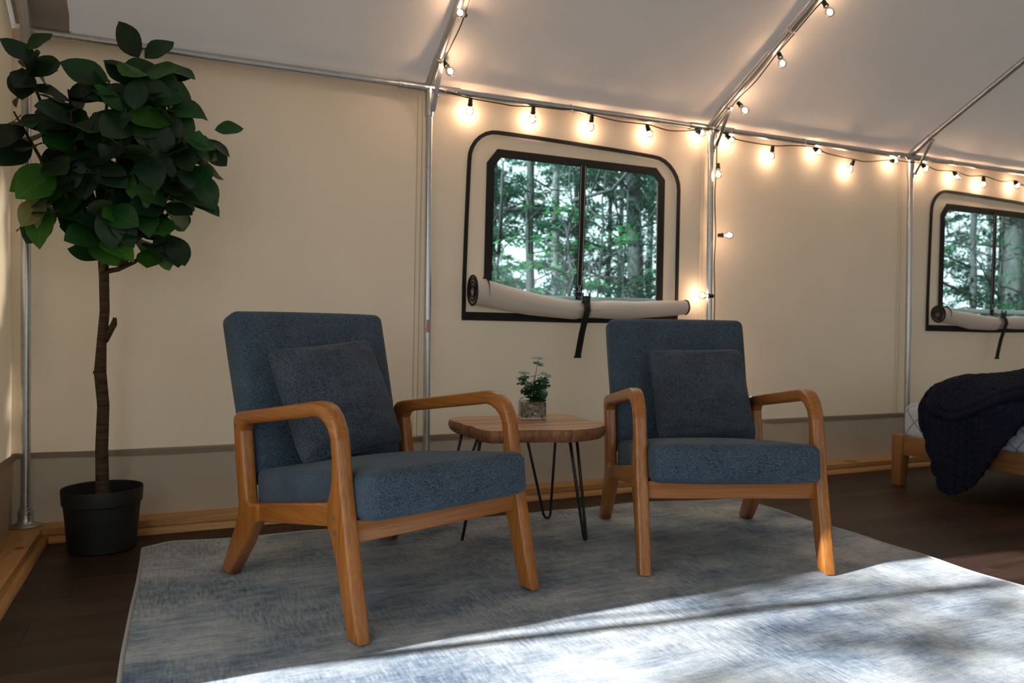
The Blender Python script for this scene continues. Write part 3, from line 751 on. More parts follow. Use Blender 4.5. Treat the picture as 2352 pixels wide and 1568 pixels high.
chair2.location = (1.699, 2.018, RUG_Z); chair2.rotation_euler = (0, 0, math.radians(-21))

# ------------------------------------------------------------------ throw pillows
def make_pillow(seed, size):
    p = empty('throw_pillow', (0, 0, 0))
    N = 30; H = size / 2
    def outline(u, v):
        k = 1 - 0.045 * (1 - u * u) * abs(v) ** 1.5 - 0.0 ; k2 = 1 - 0.045 * (1 - v * v) * abs(u) ** 1.5
        cr = 1 - 0.065 * (u * u * v * v) ** 3
        return H * u * k2 * cr, H * v * k * cr
    def surf(s):
        def f(i, j):
            a, b = i / N * 2 - 1, j / N * 2 - 1
            u, v = math.sin(a * PI / 2), math.sin(b * PI / 2)
            x, z = outline(u, v)
            t = 0.076 * ((1 - abs(u) ** 2.8) * (1 - abs(v) ** 2.8)) ** 0.5 if abs(u) < 1 and abs(v) < 1 else 0
            e = max(abs(u), abs(v))
            cr = u * u * v * v
            t += (0.022 * nzv(u * 2.2 + seed, v * 5.0, seed, 1.3) * (0.3 + cr) + 0.012 * nzv(u * 3 + seed, v * 9 - u * 3, 3, 1.0)) * min(1, (1 - e) * 6)
            return (x, s * t, z)
        return f
    mb = MB(); mb.grid(N, N, lambda i, j: surf(-1)(N - i, j)); mb.grid(N, N, surf(1))
    body = mb.build('cover', 'pillow_fabric', p, angle=180)
    per = [(-1 + 2 * k / 20, -1) for k in range(20)] + [(1, -1 + 2 * k / 20) for k in range(20)] + [(1 - 2 * k / 20, 1) for k in range(20)] + [(-1, 1 - 2 * k / 20) for k in range(20)]
    pts = []
    for u, v in per:
        x, z = outline(u, v); pts.append((x, 0, z))
    MB().tube(pts, 0.0035, 6, True).build('edge_seam', 'pillow_fabric', p, angle=180)
    return p
def place_on_chair(o, ch, x, yy, z, tilt, roll):
    m = Matrix.Translation(ch.location) @ Matrix.Rotation(ch.rotation_euler.z, 4, 'Z') @ Matrix.Translation((x, yy, z)) @ Matrix.Rotation(tilt, 4, 'X') @ Matrix.Rotation(roll, 4, 'Y')
    o.matrix_world = m
for ch, x, yy, z, t, r_, sd, lab in ((chair, -0.022, 0.565, 0.560, -25, -6, 1.0, 'slate square pillow on the armchair beside the potted tree'),
                                  (chair2, 0.052, 0.568, 0.545, -27, -1, 5.3, 'slate square pillow on the armchair beneath the window')):
    p = make_pillow(sd, 0.400); p['label'] = lab; p['category'] = 'pillow'; p['group'] = 'throw pillows on the armchairs'
    place_on_chair(p, ch, x, yy, z, math.radians(t), math.radians(r_))

# ------------------------------------------------------------------ side table
def make_table():
    t = empty('side_table', (0, 0, 0), label='live-edge wooden side table on black hairpin legs between the armchairs', cat='side table')
    ol = [(0.972, 2.822), (0.962, 2.76), (0.968, 2.70), (0.962, 2.64), (0.975, 2.59), (0.968, 2.53), (0.978, 2.47), (1.00, 2.435), (1.06, 2.425), (1.13, 2.415), (1.20, 2.395), (1.27, 2.368), (1.34, 2.375), (1.41, 2.405), (1.455, 2.445), (1.485, 2.50), (1.500, 2.56), (1.490, 2.62), (1.495, 2.68), (1.515, 2.74), (1.518, 2.80), (1.505, 2.855), (1.44, 2.885), (1.36, 2.89), (1.27, 2.905), (1.18, 2.895), (1.09, 2.90), (1.01, 2.885)]
    # smooth and ring profile
    P = [Vector((a, b)) for a, b in ol]; sm = []
    n = len(P)
    for i in range(n):
        for k in range(4):
            q = k / 4; p0, p1, p2, p3 = P[i - 1], P[i], P[(i + 1) % n], P[(i + 2) % n]
            sm.append(0.5 * ((2 * p1) + (p2 - p0) * q + (2 * p0 - 5 * p1 + 4 * p2 - p3) * q * q + (3 * p1 - p0 - 3 * p2 + p3) * q ** 3))
    c = sum(sm, Vector((0, 0))) / len(sm)
    prof = [(-0.035, 0.457), (-0.006, 0.457), (0.001, 0.451), (0.002, 0.438), (-0.004, 0.422), (-0.018, 0.411), (-0.05, 0.409)]
    N = len(sm)
    def ring(off, z, k):
        out = []
        for i in range(N):
            tg = (sm[(i + 1) % N] - sm[i - 1]).normalized(); nn = Vector((tg.y, -tg.x))
            if nn.dot(sm[i] - c) < 0: nn = -nn
            w_ = 0.006 * nzv(sm[i].x * 9, sm[i].y * 9, k * 0.7) if 1 < k < 6 else 0
            q = sm[i] + nn * (off + w_); out.append((q.x, q.y, z))
        return out
    top = MB(); vs = []
    for k, (o, z) in enumerate(prof): vs += ring(o, z, k)
    fs = [(k * N + i, k * N + (i + 1) % N, (k + 1) * N + (i + 1) % N, (k + 1) * N + i) for k in (0, 5) for i in range(N)]
    fs += [tuple(range(N)), tuple(reversed(range(6 * N, 7 * N)))]
    top.add(vs, fs)
    tp = top.build('table_top', 'table_wood', t, angle=50)
    eg = MB(); eg.add(vs, [(k * N + i, k * N + (i + 1) % N, (k + 1) * N + (i + 1) % N, (k + 1) * N + i) for k in (1, 2, 3, 4) for i in range(N)])
    eg.build('live_edge', 'bark_edge', tp, angle=180)
    for (f, a, b) in (((0.984, 2.690), (1.000, 2.560), (1.035, 2.640)), ((1.415, 2.519), (1.340, 2.512), (1.395, 2.560)), ((1.429, 2.872), (1.290, 2.800), (1.425, 2.790)), ((1.015, 2.985), (1.03, 2.83), (1.12, 2.86))):
        F = Vector((f[0], f[1], RUG_Z + 0.0068)); A = Vector((*a, 0.403)); B = Vector((*b, 0.403))
        w_ = (B - A); w_.z = 0; w_ = w_.normalized() * 0.013
        pa = [A, A.lerp(F - w_, 0.5), (F - w_).lerp(A, 0.045)] + [F + w_ * (-math.cos(q)) + Vector((0, 0, 0.013 - 0.013 * math.sin(q))) for q in np.linspace(0.3, PI - 0.3, 7)] + [(F + w_).lerp(B, 0.045), B.lerp(F + w_, 0.5), B]
        lg = MB().tube(pa, 0.0058, 10).build('leg', 'black_iron', t, angle=180)
        mp = MB(); mp.box((A + B) / 2 + Vector((0, 0, 0.003)), ((B - A).length + 0.03, 0.03, 0.006), Matrix.Rotation(math.atan2((B - A).y, (B - A).x), 3, 'Z')); mp.build('mounting_plate', 'black_iron', lg)
make_table()

# ------------------------------------------------------------------ little plant in a glass cup
def make_cup_plant():
    cx, cy, z0 = 1.289, 2.735, 0.4580
    t = empty('potted_clover', (cx, cy, z0), math.radians(-14), label='small green clover plant with pebbles in a square glass cup', cat='plant')
    hw = 0.049
    def rsq(h, r, n=5):
        out = []
        for sx, sy, a0 in ((1, 1, 0), (-1, 1, PI / 2), (-1, -1, PI), (1, -1, 1.5 * PI)):
            for k in range(n): 
                a = a0 + PI / 2 * k / (n - 1); out.append((sx * (h - r) + r * math.cos(a), sy * (h - r) + r * math.sin(a)))
        return out
    mb = MB(); lv = [(hw - 0.001, 0.0), (hw, 0.002), (hw, 0.068), (hw - 0.0015, 0.0695), (hw - 0.003, 0.068), (hw - 0.003, 0.008)]
    vs = []; n = 20
    for h, z in lv: vs += [(a, b, z) for a, b in rsq(h, 0.008)]
    fs = [(k * n + i, k * n + (i + 1) % n, (k + 1) * n + (i + 1) % n, (k + 1) * n + i) for k in range(len(lv) - 1) for i in range(n)]
    fs += [tuple(reversed(range(n))), tuple(5 * n + i for i in range(n))]
    mb.add(vs, fs); cup = mb.build('glass_cup', 'cup_glass', t, angle=30)
    shapes = []
    for k in range(4):
        bm = bmesh.new(); bmesh.ops.create_icosphere(bm, subdivisions=2, radius=1)
        for v in bm.verts: v.co *= 1 + 0.28 * nzv(v.co.x + k * 5, v.co.y, v.co.z, 1.1); v.co.z *= 0.75
        me = bpy.data.meshes.new('pebble'); bm.to_mesh(me); bm.free(); me.materials.append(M['pebble' if k % 2 else 'pebble_light']); finish(me, True, 180); shapes.append(me)
    for lay in range(5):
        for k in range(15):
            r_ = rnd.uniform(0.0065, 0.0105)
            a = rnd.uniform(-1, 1) * (hw - 0.0135); b = rnd.uniform(-1, 1) * (hw - 0.0135)
            if rnd.random() < 0.6: 
                if rnd.random() < 0.5: a = math.copysign(hw - 0.0135, a)
                else: b = math.copysign(hw - 0.0135, b)
            o = bpy.data.objects.new('pebble', shapes[rnd.randrange(4)]); o.location = (a, b, 0.016 + lay * 0.0095)
            o.scale = (r_,) * 3; o.rotation_euler = (rnd.uniform(0, 6), rnd.uniform(0, 6), rnd.uniform(0, 6)); link(o, cup)
    # clover sprigs: stem with a fan of three notched leaflets
    def leaflet(mb, base, d, up, s):
        d = d.normalized(); sd = d.cross(up).normalized(); up = sd.cross(d)
        pr = [(0.0, 0.0), (0.35, 0.30), (0.75, 0.52), (1.0, 0.36), (0.92, 0.0)]
        L = [base + d * a * s + sd * b * s + up * 0.10 * s * b for a, b in pr]; R = [base + d * a * s - sd * b * s + up * 0.10 * s * b for a, b in pr[1:4]]
        k = len(mb.v); mb.v += [tuple(p) for p in L + R]
        mb.f += [(k, k + 1, k + 2, k + 3, k + 4), (k, k + 4, k + 7, k + 6, k + 5)]
    sprigs = [(0.022, -0.006, 0.242, 0.020), (-0.046, 0.0, 0.165, 0.020), (-0.032, 0.01, 0.182, 0.019), (0.056, 0.005, 0.175, 0.022), (0.038, -0.012, 0.155, 0.021), (-0.022, -0.016, 0.146, 0.020), (0.012, 0.014, 0.170, 0.021), (0.0, -0.02, 0.122, 0.021), (0.040, 0.0, 0.112, 0.021), (-0.026, -0.01, 0.110, 0.020), (0.018, -0.022, 0.102, 0.021), (-0.01, -0.022, 0.090, 0.020), (0.030, -0.020, 0.086, 0.020), (-0.006, 0.02, 0.134, 0.020), (0.024, 0.016, 0.134, 0.021), (0.046, -0.016, 0.132, 0.020), (0.006, -0.016, 0.148, 0.020), (-0.012, 0.004, 0.128, 0.021), (0.026, -0.006, 0.120, 0.021), (0.008, 0.0, 0.105, 0.021), (-0.018, -0.004, 0.095, 0.020), (0.034, 0.004, 0.096, 0.020)]
    for (x, yy, z, s) in sprigs:
        b0 = Vector((x * 0.15, yy * 0.15, 0.045)); tip = Vector((x, yy, z))
        mid = b0.lerp(tip, 0.55) + Vector((-x * 0.15, 0, 0.008))
        st = MB().tube([b0, mid, tip], 0.0011, 5).build('stem', 'twig', t, angle=180)
        for w_ in range(2 if z < 0.2 else 2):
            mb = MB(); a0 = rnd.uniform(0, 2 * PI); up = Vector((rnd.uniform(-0.4, 0.4), rnd.uniform(-0.8, 0.1), 1)).normalized(); ax = up.orthogonal().normalized()
            bt = tip - Vector((0, 0, 0.022 * w_)) + Vector((rnd.uniform(-.01, .01), rnd.uniform(-.008, .004), 0)) * w_
            for q in range(4):
                d = Matrix.Rotation(a0 + q * PI / 2, 3, up) @ ax; leaflet(mb, bt, d + Vector((0, 0, -0.15)), up, s * 1.2)
            mb.build('leaf', 'clover', st, angle=180)
make_cup_plant()

# ------------------------------------------------------------------ tall potted tree
def make_tree():
    px, py = -0.247, 3.128
    t = empty('potted_tree', (px, py, 0.0), label='tall artificial tree with broad dark green leaves in a black pot', cat='potted tree')
    pot = MB().lathe([(0, 0), (0.106, 0.0), (0.112, 0.006), (0.124, 0.160), (0.126, 0.166), (0.131, 0.170), (0.1345, 0.221), (0.1335, 0.224), (0.1305, 0.222), (0.127, 0.175), (0.121, 0.12), (0, 0.12)], (0, 0, 0), 48).build('pot', 'pot_plastic', t, angle=40)
    MB().lathe([(0, 0.150), (0.05, 0.148), (0.122, 0.143), (0.122, 0.135)], (0, 0, 0), 24).build('soil', 'soil', t)
    W0 = Vector((px, py, 0))
    tr = [(0.002, 0.0, 0.13), (0.0, 0, 0.20), (-0.003, 0, 0.36), (0.002, -0.005, 0.52), (-0.008, -0.01, 0.64), (-0.004, -0.01, 0.74), (0.006, -0.012, 0.86), (0.004, -0.018, 0.98), (0.000, -0.02, 1.08), (-0.010, -0.025, 1.17)]
    rr = [0.030, 0.0225, 0.0215, 0.020, 0.0205, 0.0165, 0.0165, 0.0165, 0.018, 0.015]
    path = []; rad = []
    for i in range(len(tr) - 1):
        for k in range(6):
            q = k / 6; path.append(Vector(tr[i]).lerp(Vector(tr[i + 1]), q)); rad.append((rr[i] * (1 - q) + rr[i + 1] * q) * (1 + 0.07 * nzv(0, i + q, 3, 6)))
    trunk = MB().tube(path, rad, 14).build('trunk', 'trunk', t, angle=180)
    MB().tube([(0.005, -0.012, 0.755), (0.026, -0.022, 0.795), (0.037, -0.026, 0.815), (0.040, -0.027, 0.838)], [0.014, 0.012, 0.011, 0.006], 10).build('branch_stub', 'trunk', t, angle=180)
    MB().tube([(-0.014, -0.012, 0.632), (-0.024, -0.02, 0.645)], [0.013, 0.009], 10).build('branch_stub', 'trunk', t, angle=180)
    # limbs: (tip in the room, leaves)
    tips = [(-0.40, 2.95, 1.36, 6), (-0.10, 2.93, 1.42, 7), (-0.33, 2.94, 1.52, 7), (0.02, 2.97, 1.50, 6), (-0.13, 3.0, 1.24, 6), (-0.470, 2.98, 1.690, 6), (-0.490, 2.93, 1.500, 7), (-0.350, 3.05, 1.625, 6), (-0.117, 3.04, 1.735, 8), (-0.165, 2.95, 1.555, 7), (0.095, 3.08, 1.520, 7), (0.060, 3.00, 1.400, 8), (-0.300, 2.97, 1.380, 8), (-0.222, 2.96, 1.215, 7), (-0.440, 3.02, 1.235, 5), (-0.030, 3.05, 1.140, 7), (-0.250, 3.00, 1.135, 4), (-0.060, 3.12, 1.780, 5), (-0.290, 3.14, 1.560, 7), (-0.040, 3.16, 1.450, 7), (-0.360, 3.13, 1.440, 6), (-0.130, 3.16, 1.310, 7), (0.075, 3.16, 1.340, 6), (-0.020, 2.96, 1.280, 7), (-0.180, 3.02, 1.43, 7), (-0.02, 3.02, 1.62, 6), (-0.22, 3.0, 1.66, 6)]
    forks = [Vector((-0.258, 3.10, 1.12)), Vector((-0.250, 3.10, 1.20)), Vector((-0.252, 3.10, 1.05))]
    # shared leaf shapes
    def leaf_mesh(k, mat):
        mb = MB(); n = 8
        wid = [0.0, 0.17, 0.27, 0.325, 0.34, 0.32, 0.26, 0.155, 0.0][:n + 1]
        curl = [(-0.10, 0.10), (-0.22, 0.16), (0.06, 0.08), (-0.34, 0.20)][k % 4]
        vs = []
        for i in range(n + 1):
            u = i / n; z = curl[0] * u * u; wv = 0.022 * math.sin(u * 11 + k * 2)
            for s_ in (-1, -0.5, 0, 0.5, 1):
                yy = s_ * wid[i]; vs.append((u, yy, z + curl[1] * abs(yy) + wv * abs(s_)))
        fs = [(i * 5 + j, i * 5 + 5 + j, i * 5 + 6 + j, i * 5 + 1 + j) for i in range(n) for j in range(4)]
        mb.add(vs, fs)
        me = bpy.data.meshes.new('leaf'); me.from_pydata([(a * 0.12, b * 0.12, c_ * 0.12) for a, b, c_ in mb.v], [], mb.f); me.materials.append(M[mat]); finish(me, True, 180); return me
    LM = {m: [leaf_mesh(k, m) for k in range(4)] for m in ('leaf_dark', 'leaf_mid', 'leaf_bright', 'leaf_pale')}
    rl = random.Random(21)
    def add_leaf(pos, d, up, s, mat):
        d = d.normalized(); sd = up.cross(d)
        if sd.length < 1e-3: sd = d.orthogonal()
        sd.normalize(); u2 = d.cross(sd)
        tip = pos + d * 0.12 * s
        if tip.x < -0.548: return
        if tip.y > 3.37: d.y = -abs(d.y)
        o = bpy.data.objects.new('leaf', LM[mat][rl.randrange(4)]); link(o, t)
        m = Matrix((d, sd, u2)).transposed().to_4x4() @ Matrix.Diagonal((s, s, s, 1)); m.translation = pos - W0
        o.matrix_local = m
    for (x, yy, z, nl) in tips:
        tip = Vector((x, yy, z)); f = forks[rl.randrange(3)] if z > 1.16 else Vector((-0.25, 3.10, 1.00))
        mid = f.lerp(tip, 0.5) + Vector((rl.uniform(-.02, .02), rl.uniform(-.02, .02), -0.03))
        pth = [f, f.lerp(mid, 0.5) + Vector((0, 0, -0.008)), mid, mid.lerp(tip, 0.5) + Vector((0, 0, 0.004)), tip]
        MB().tube([p - W0 for p in pth], [0.010, 0.0085, 0.007, 0.0055, 0.003], 8).build('branch', 'trunk' if rl.random() < 0.6 else 'twig', t, angle=180)
        axis = (tip - mid).normalized()
        for k in range(nl + 3):
            a = k * 2.4 + rl.uniform(-0.4, 0.4)
            od = axis.orthogonal().normalized(); od = Matrix.Rotation(a, 3, axis) @ od
            lift = rl.uniform(-0.15, 0.65)
            d = od + axis * lift + Vector((0, -0.12, rl.uniform(-0.75, 0.15)))
            up = Vector((rl.uniform(-.6, .6), rl.uniform(-1.5, -0.35), 0.55))
            q = rl.random(); mat = 'leaf_dark' if q < 0.60 else ('leaf_mid' if q < 0.92 else 'leaf_bright')
            add_leaf(tip - axis * (rl.uniform(0, 0.06) if k < 6 else rl.uniform(0.05, 0.13)), d, up, rl.uniform(0.92, 1.30), mat)
    # a few leaves the outline depends on
    P = Vector
    for pos, d, up, s, mat in (((0.125, 3.08, 1.545), (1, -0.2, 0.28), (-0.3, -0.9, 0.5), 0.85, 'leaf_mid'), ((-0.11, 3.03, 1.76), (0.55, -0.1, 0.55), (-0.4, -0.9, 0.3), 1.0, 'leaf_mid'), ((-0.13, 3.03, 1.76), (-0.45, 0, 0.9), (-0.6, -0.8, 0.3), 1.1, 'leaf_dark'),
                               ((-0.475, 2.98, 1.66), (0.05, -0.25, -0.9), (0, -1, 0.1), 1.05, 'leaf_dark'), ((-0.46, 2.98, 1.72), (0.5, -0.1, 0.6), (-0.5, -0.8, 0.3), 0.8, 'leaf_mid'), ((-0.43, 2.99, 1.69), (-0.7, -0.1, 0.3), (0.2, -0.9, 0.5), 1.0, 'leaf_dark'),
                               ((-0.42, 3.02, 1.235), (-0.35, -0.35, -0.55), (0, -1, 0.5), 1.0, 'leaf_pale'), ((-0.41, 3.02, 1.225), (-0.05, -0.3, -0.8), (0.3, -1, 0.2), 0.9, 'leaf_pale'), ((-0.22, 2.95, 1.21), (0.12, -0.3, -1), (0.1, -1, 0), 1.15, 'leaf_dark'), ((-0.21, 2.96, 1.20), (0.55, -0.25, -0.8), (0.2, -1, 0.1), 1.1, 'leaf_dark'),
                               ((-0.02, 3.04, 1.14), (0.35, -0.2, -0.95), (0.2, -1, 0.1), 1.05, 'leaf_dark'), ((-0.04, 3.04, 1.15), (-0.1, -0.3, -0.95), (0, -1, 0.1), 0.95, 'leaf_dark'), ((-0.15, 2.94, 1.53), (-0.75, -0.2, -0.35), (0.1, -0.9, 0.5), 1.2, 'leaf_dark'), ((-0.14, 2.94, 1.55), (0.1, -0.2, 0.9), (-0.1, -1, 0.2), 0.95, 'leaf_dark'),
                               ((-0.155, 2.93, 1.49), (-0.5, -0.25, -0.65), (-0.1, -1, 0.3), 1.2, 'leaf_dark'), ((-0.09, 2.96, 1.53), (0.45, -0.25, -0.9), (0.1, -1, 0.2), 1.2, 'leaf_dark'), ((-0.28, 2.96, 1.38), (-0.1, -0.3, -0.95), (-0.1, -1, 0.1), 1.15, 'leaf_dark'), ((-0.27, 2.96, 1.36), (0.7, -0.3, -0.45), (0, -1, 0.4), 1.2, 'leaf_dark'),
                               ((0.05, 3.0, 1.40), (0.15, -0.3, 0.85), (0, -1, 0.2), 1.0, 'leaf_mid'), ((0.06, 3.0, 1.36), (0.5, -0.3, -0.85), (0, -1, 0.2), 1.1, 'leaf_mid'), ((-0.30, 3.0, 1.60), (0.85, -0.1, 0.15), (0, -0.9, 0.6), 1.2, 'leaf_mid'), ((-0.33, 3.02, 1.13), (0.45, -0.2, 0.35), (0, -1, 0.4), 1.0, 'leaf_dark')):
        add_leaf(P(pos), P(d), P(up), s, mat)
make_tree()

# ------------------------------------------------------------------ string lights
# shared shapes, pointing along -z from the socket top
def lamp_meshes():
    a = MB().lathe([(0, 0.0), (0.0085, 0.0), (0.0105, -0.004), (0.0105, -0.020), (0.0125, -0.023), (0.0125, -0.030), (0.009, -0.031), (0, -0.031)], (0, 0, 0), 14)
    b = MB().lathe([(0.0075, -0.030), (0.008, -0.036), (0.014, -0.043), (0.0195, -0.053), (0.0205, -0.061), (0.0185, -0.071), (0.012, -0.079), (0.004, -0.082), (0, -0.0822)], (0, 0, 0), 18)
    c = MB().lathe([(0, -0.046), (0.006, -0.049), (0.0105, -0.056), (0.0105, -0.065), (0.006, -0.073), (0, -0.075)], (0, 0, 0), 12)
    out = []
    for nm, mb, mat in (('socket', a, 'black_plastic'), ('bulb', b, 'bulb_glass'), ('filament', c, 'filament')):
        me = bpy.data.meshes.new(nm); me.from_pydata(mb.v, [], mb.f); me.materials.append(M[mat]); finish(me, True, 50 if nm == 'socket' else 180); out.append(me)
    return out
SK, BU, FI = lamp_meshes()
PLIGHT = bpy.data.lights.new('bulb_light', 'POINT'); PLIGHT.energy = BULB_WATTS; PLIGHT.color = BULB_COLOR; PLIGHT.shadow_soft_size = 0.010
def strand(label, cord, lamps, ties):
    s = empty('string_lights', (0, 0, 0), label=label, cat='string lights', group='string lights on the tent frame')
    P = [Vector(p) for p in cord]; pts = []
    for i in range(len(P) - 1):
        p0, p1, p2, p3 = P[max(0, i - 1)], P[i], P[i + 1], P[min(len(P) - 1, i + 2)]
        for k in range(5):
            q = k / 5; pts.append(0.5 * ((2 * p1) + (p2 - p0) * q + (2 * p0 - 5 * p1 + 4 * p2 - p3) * q * q + (3 * p1 - p0 - 3 * p2 + p3) * q ** 3))
    pts.append(P[-1])
    MB().tube(pts, 0.0030, 6).build('cord', 'black_plastic', s, angle=180)
    for a, d in lamps:
        a = Vector(a); d = Vector(d).normalized()
        rot = Vector((0, 0, -1)).rotation_difference(d).to_matrix().to_4x4(); rot.translation = a
        o = link(bpy.data.objects.new('socket', SK), s); o.matrix_local = rot
        link(bpy.data.objects.new('bulb', BU), o); link(bpy.data.objects.new('filament', FI), o)
        L = bpy.data.objects.new('bulb_light', PLIGHT); link(L, o); L.location = (0, 0, -0.061)
    for p, ax in ties:
        p = Vector(p); ring = []
        for k in range(16):
            a = 2 * PI * k / 16; e = 0.0195
            ring.append(p + (Vector((0, math.cos(a) * e, math.sin(a) * e)) if ax == 'x' else Vector((math.cos(a) * e, math.sin(a) * e * 0.45, math.sin(a) * e)) if ax == 'r' else Vector((math.cos(a) * e, math.sin(a) * e, 0))))
        tt = MB().tube(ring, 0.0018, 6, True).build('cable_tie', 'tie', s, angle=180)
        MB().tube([p + Vector((0, -0.02, -0.012)), p + Vector((0.004, -0.027, -0.035))], 0.0016, 6).build('tie_tail', 'tie', tt)
    return s
CY = 3.322
def lamp(x, z, bx_, bz_): return ((x, CY + 0.006, z), (bx_ - x, 0.022, bz_ - z))
eave_l = [(1.238, 1.874, 1.244, 1.851), (1.559, 1.877, 1.567, 1.852), (1.881, 1.877, 1.889, 1.849), (2.204, 1.867, 2.230, 1.848), (2.515, 1.874, 2.563, 1.875), (2.711, 1.873, 2.764, 1.862), (3.034, 1.848, 3.049, 1.821), (3.338, 1.871, 3.397, 1.859), (3.648, 1.832, 3.652, 1.800), (3.952, 1.859, 4.033, 1.869), (4.223, 1.864, 4.290, 1.837), (4.511, 1.843, 4.575, 1.817), (4.793, 1.838, 4.826, 1.802), (5.106, 1.837, 5.167, 1.812)]
cab = [(1.070, 1.935), (1.076, 1.906), (1.090, 1.895), (1.238, 1.877), (1.386, 1.872), (1.453, 1.870), (1.559, 1.880), (1.708, 1.886), (1.780, 1.893), (1.881, 1.880), (2.029, 1.867), (2.204, 1.870), (2.345, 1.855), (2.515, 1.877), (2.624, 1.894), (2.711, 1.876), (2.800, 1.855), (3.034, 1.851), (3.170, 1.866), (3.338, 1.874), (3.432, 1.849), (3.648, 1.835), (3.743, 1.832), (3.952, 1.862), (4.089, 1.864), (4.223, 1.867), (4.340, 1.839), (4.511, 1.846), (4.642, 1.829), (4.793, 1.841), (4.961, 1.823), (5.106, 1.840), (5.191, 1.815), (5.400, 1.830), (5.680, 1.870)]
strand('string of glowing clear bulbs hung along the eave rail above the windows', [(x, CY, z) for x, z in cab], [lamp(*q) for q in eave_l] + [lamp(5.38, 1.832, 5.38, 1.79)],
       [((1.075, EAVE_Y, EAVE_Z), 'x'), ((1.768, EAVE_Y, EAVE_Z), 'x'), ((2.600, EAVE_Y, EAVE_Z), 'x'), ((3.27, EAVE_Y, EAVE_Z), 'x'), ((4.075, EAVE_Y, EAVE_Z), 'x'), ((4.50, EAVE_Y, EAVE_Z), 'x')])
def rz_(y): return rafter_z(y) - 0.004
strand('short string of glowing bulbs running up the rafter near the potted tree', [(1.066, CY, 1.93), (1.072, 3.27, 1.962), (1.071, 3.20, rz_(3.20)), (1.075, 3.12, rz_(3.12) - .004), (1.081, 3.02, rz_(3.02) - .004), (1.076, 2.90, rz_(2.9)), (1.070, 2.7, rz_(2.7)), (1.070, 2.3, rz_(2.3))],
       [((1.074, 3.225, 1.985), (0.25, -0.55, -0.7)), ((1.085, 2.985, 2.106), (-0.45, -0.5, -0.15)), ((1.074, 2.70, 2.25), (0.5, -0.2, -0.7))], [((1.043, 3.205, 2.0), 'r')])
strand('string of glowing bulbs climbing the middle rafter beside the larger window', [(2.640, CY, 1.90), (2.648, 3.30, 1.925), (2.650, 3.18, rz_(3.18)), (2.655, 3.04, rz_(3.04) - .01), (2.652, 2.90, rz_(2.90)), (2.651, 2.79, rz_(2.79)), (2.650, 2.64, rz_(2.64)), (2.655, 2.5, rz_(2.5) - .01), (2.65, 2.2, rz_(2.2))],
       [((2.657, 3.175, 2.003), (0.35, -0.45, -0.7)), ((2.655, 2.880, 2.160), (0.05, -0.35, -0.9)), ((2.655, 2.605, 2.301), (0.3, -0.35, -0.9))], [((2.622, 2.765, rafter_z(2.765)), 'r')])
strand('string of glowing bulbs running down the middle pole behind the armchair', [(2.632, 3.316, 1.88), (2.644, 3.322, 1.82), (2.642, 3.320, 1.69), (2.632, 3.318, 1.53), (2.641, 3.318, 1.33), (2.634, 3.318, 1.18), (2.640, 3.318, 1.0), (2.638, 3.318, 0.85), (2.636, 3.318, 0.60), (2.640, 3.318, 0.3)],
       [((2.642, 3.308, 1.712), (0.0, -0.05, -0.9)), ((2.646, 3.308, 1.328), (0.75, -0.5, 0.0)), ((2.632, 3.316, 1.003), (-0.85, 0.45, 0.05)), ((2.645, 3.31, 0.62), (0.6, -0.4, -0.3))], [])

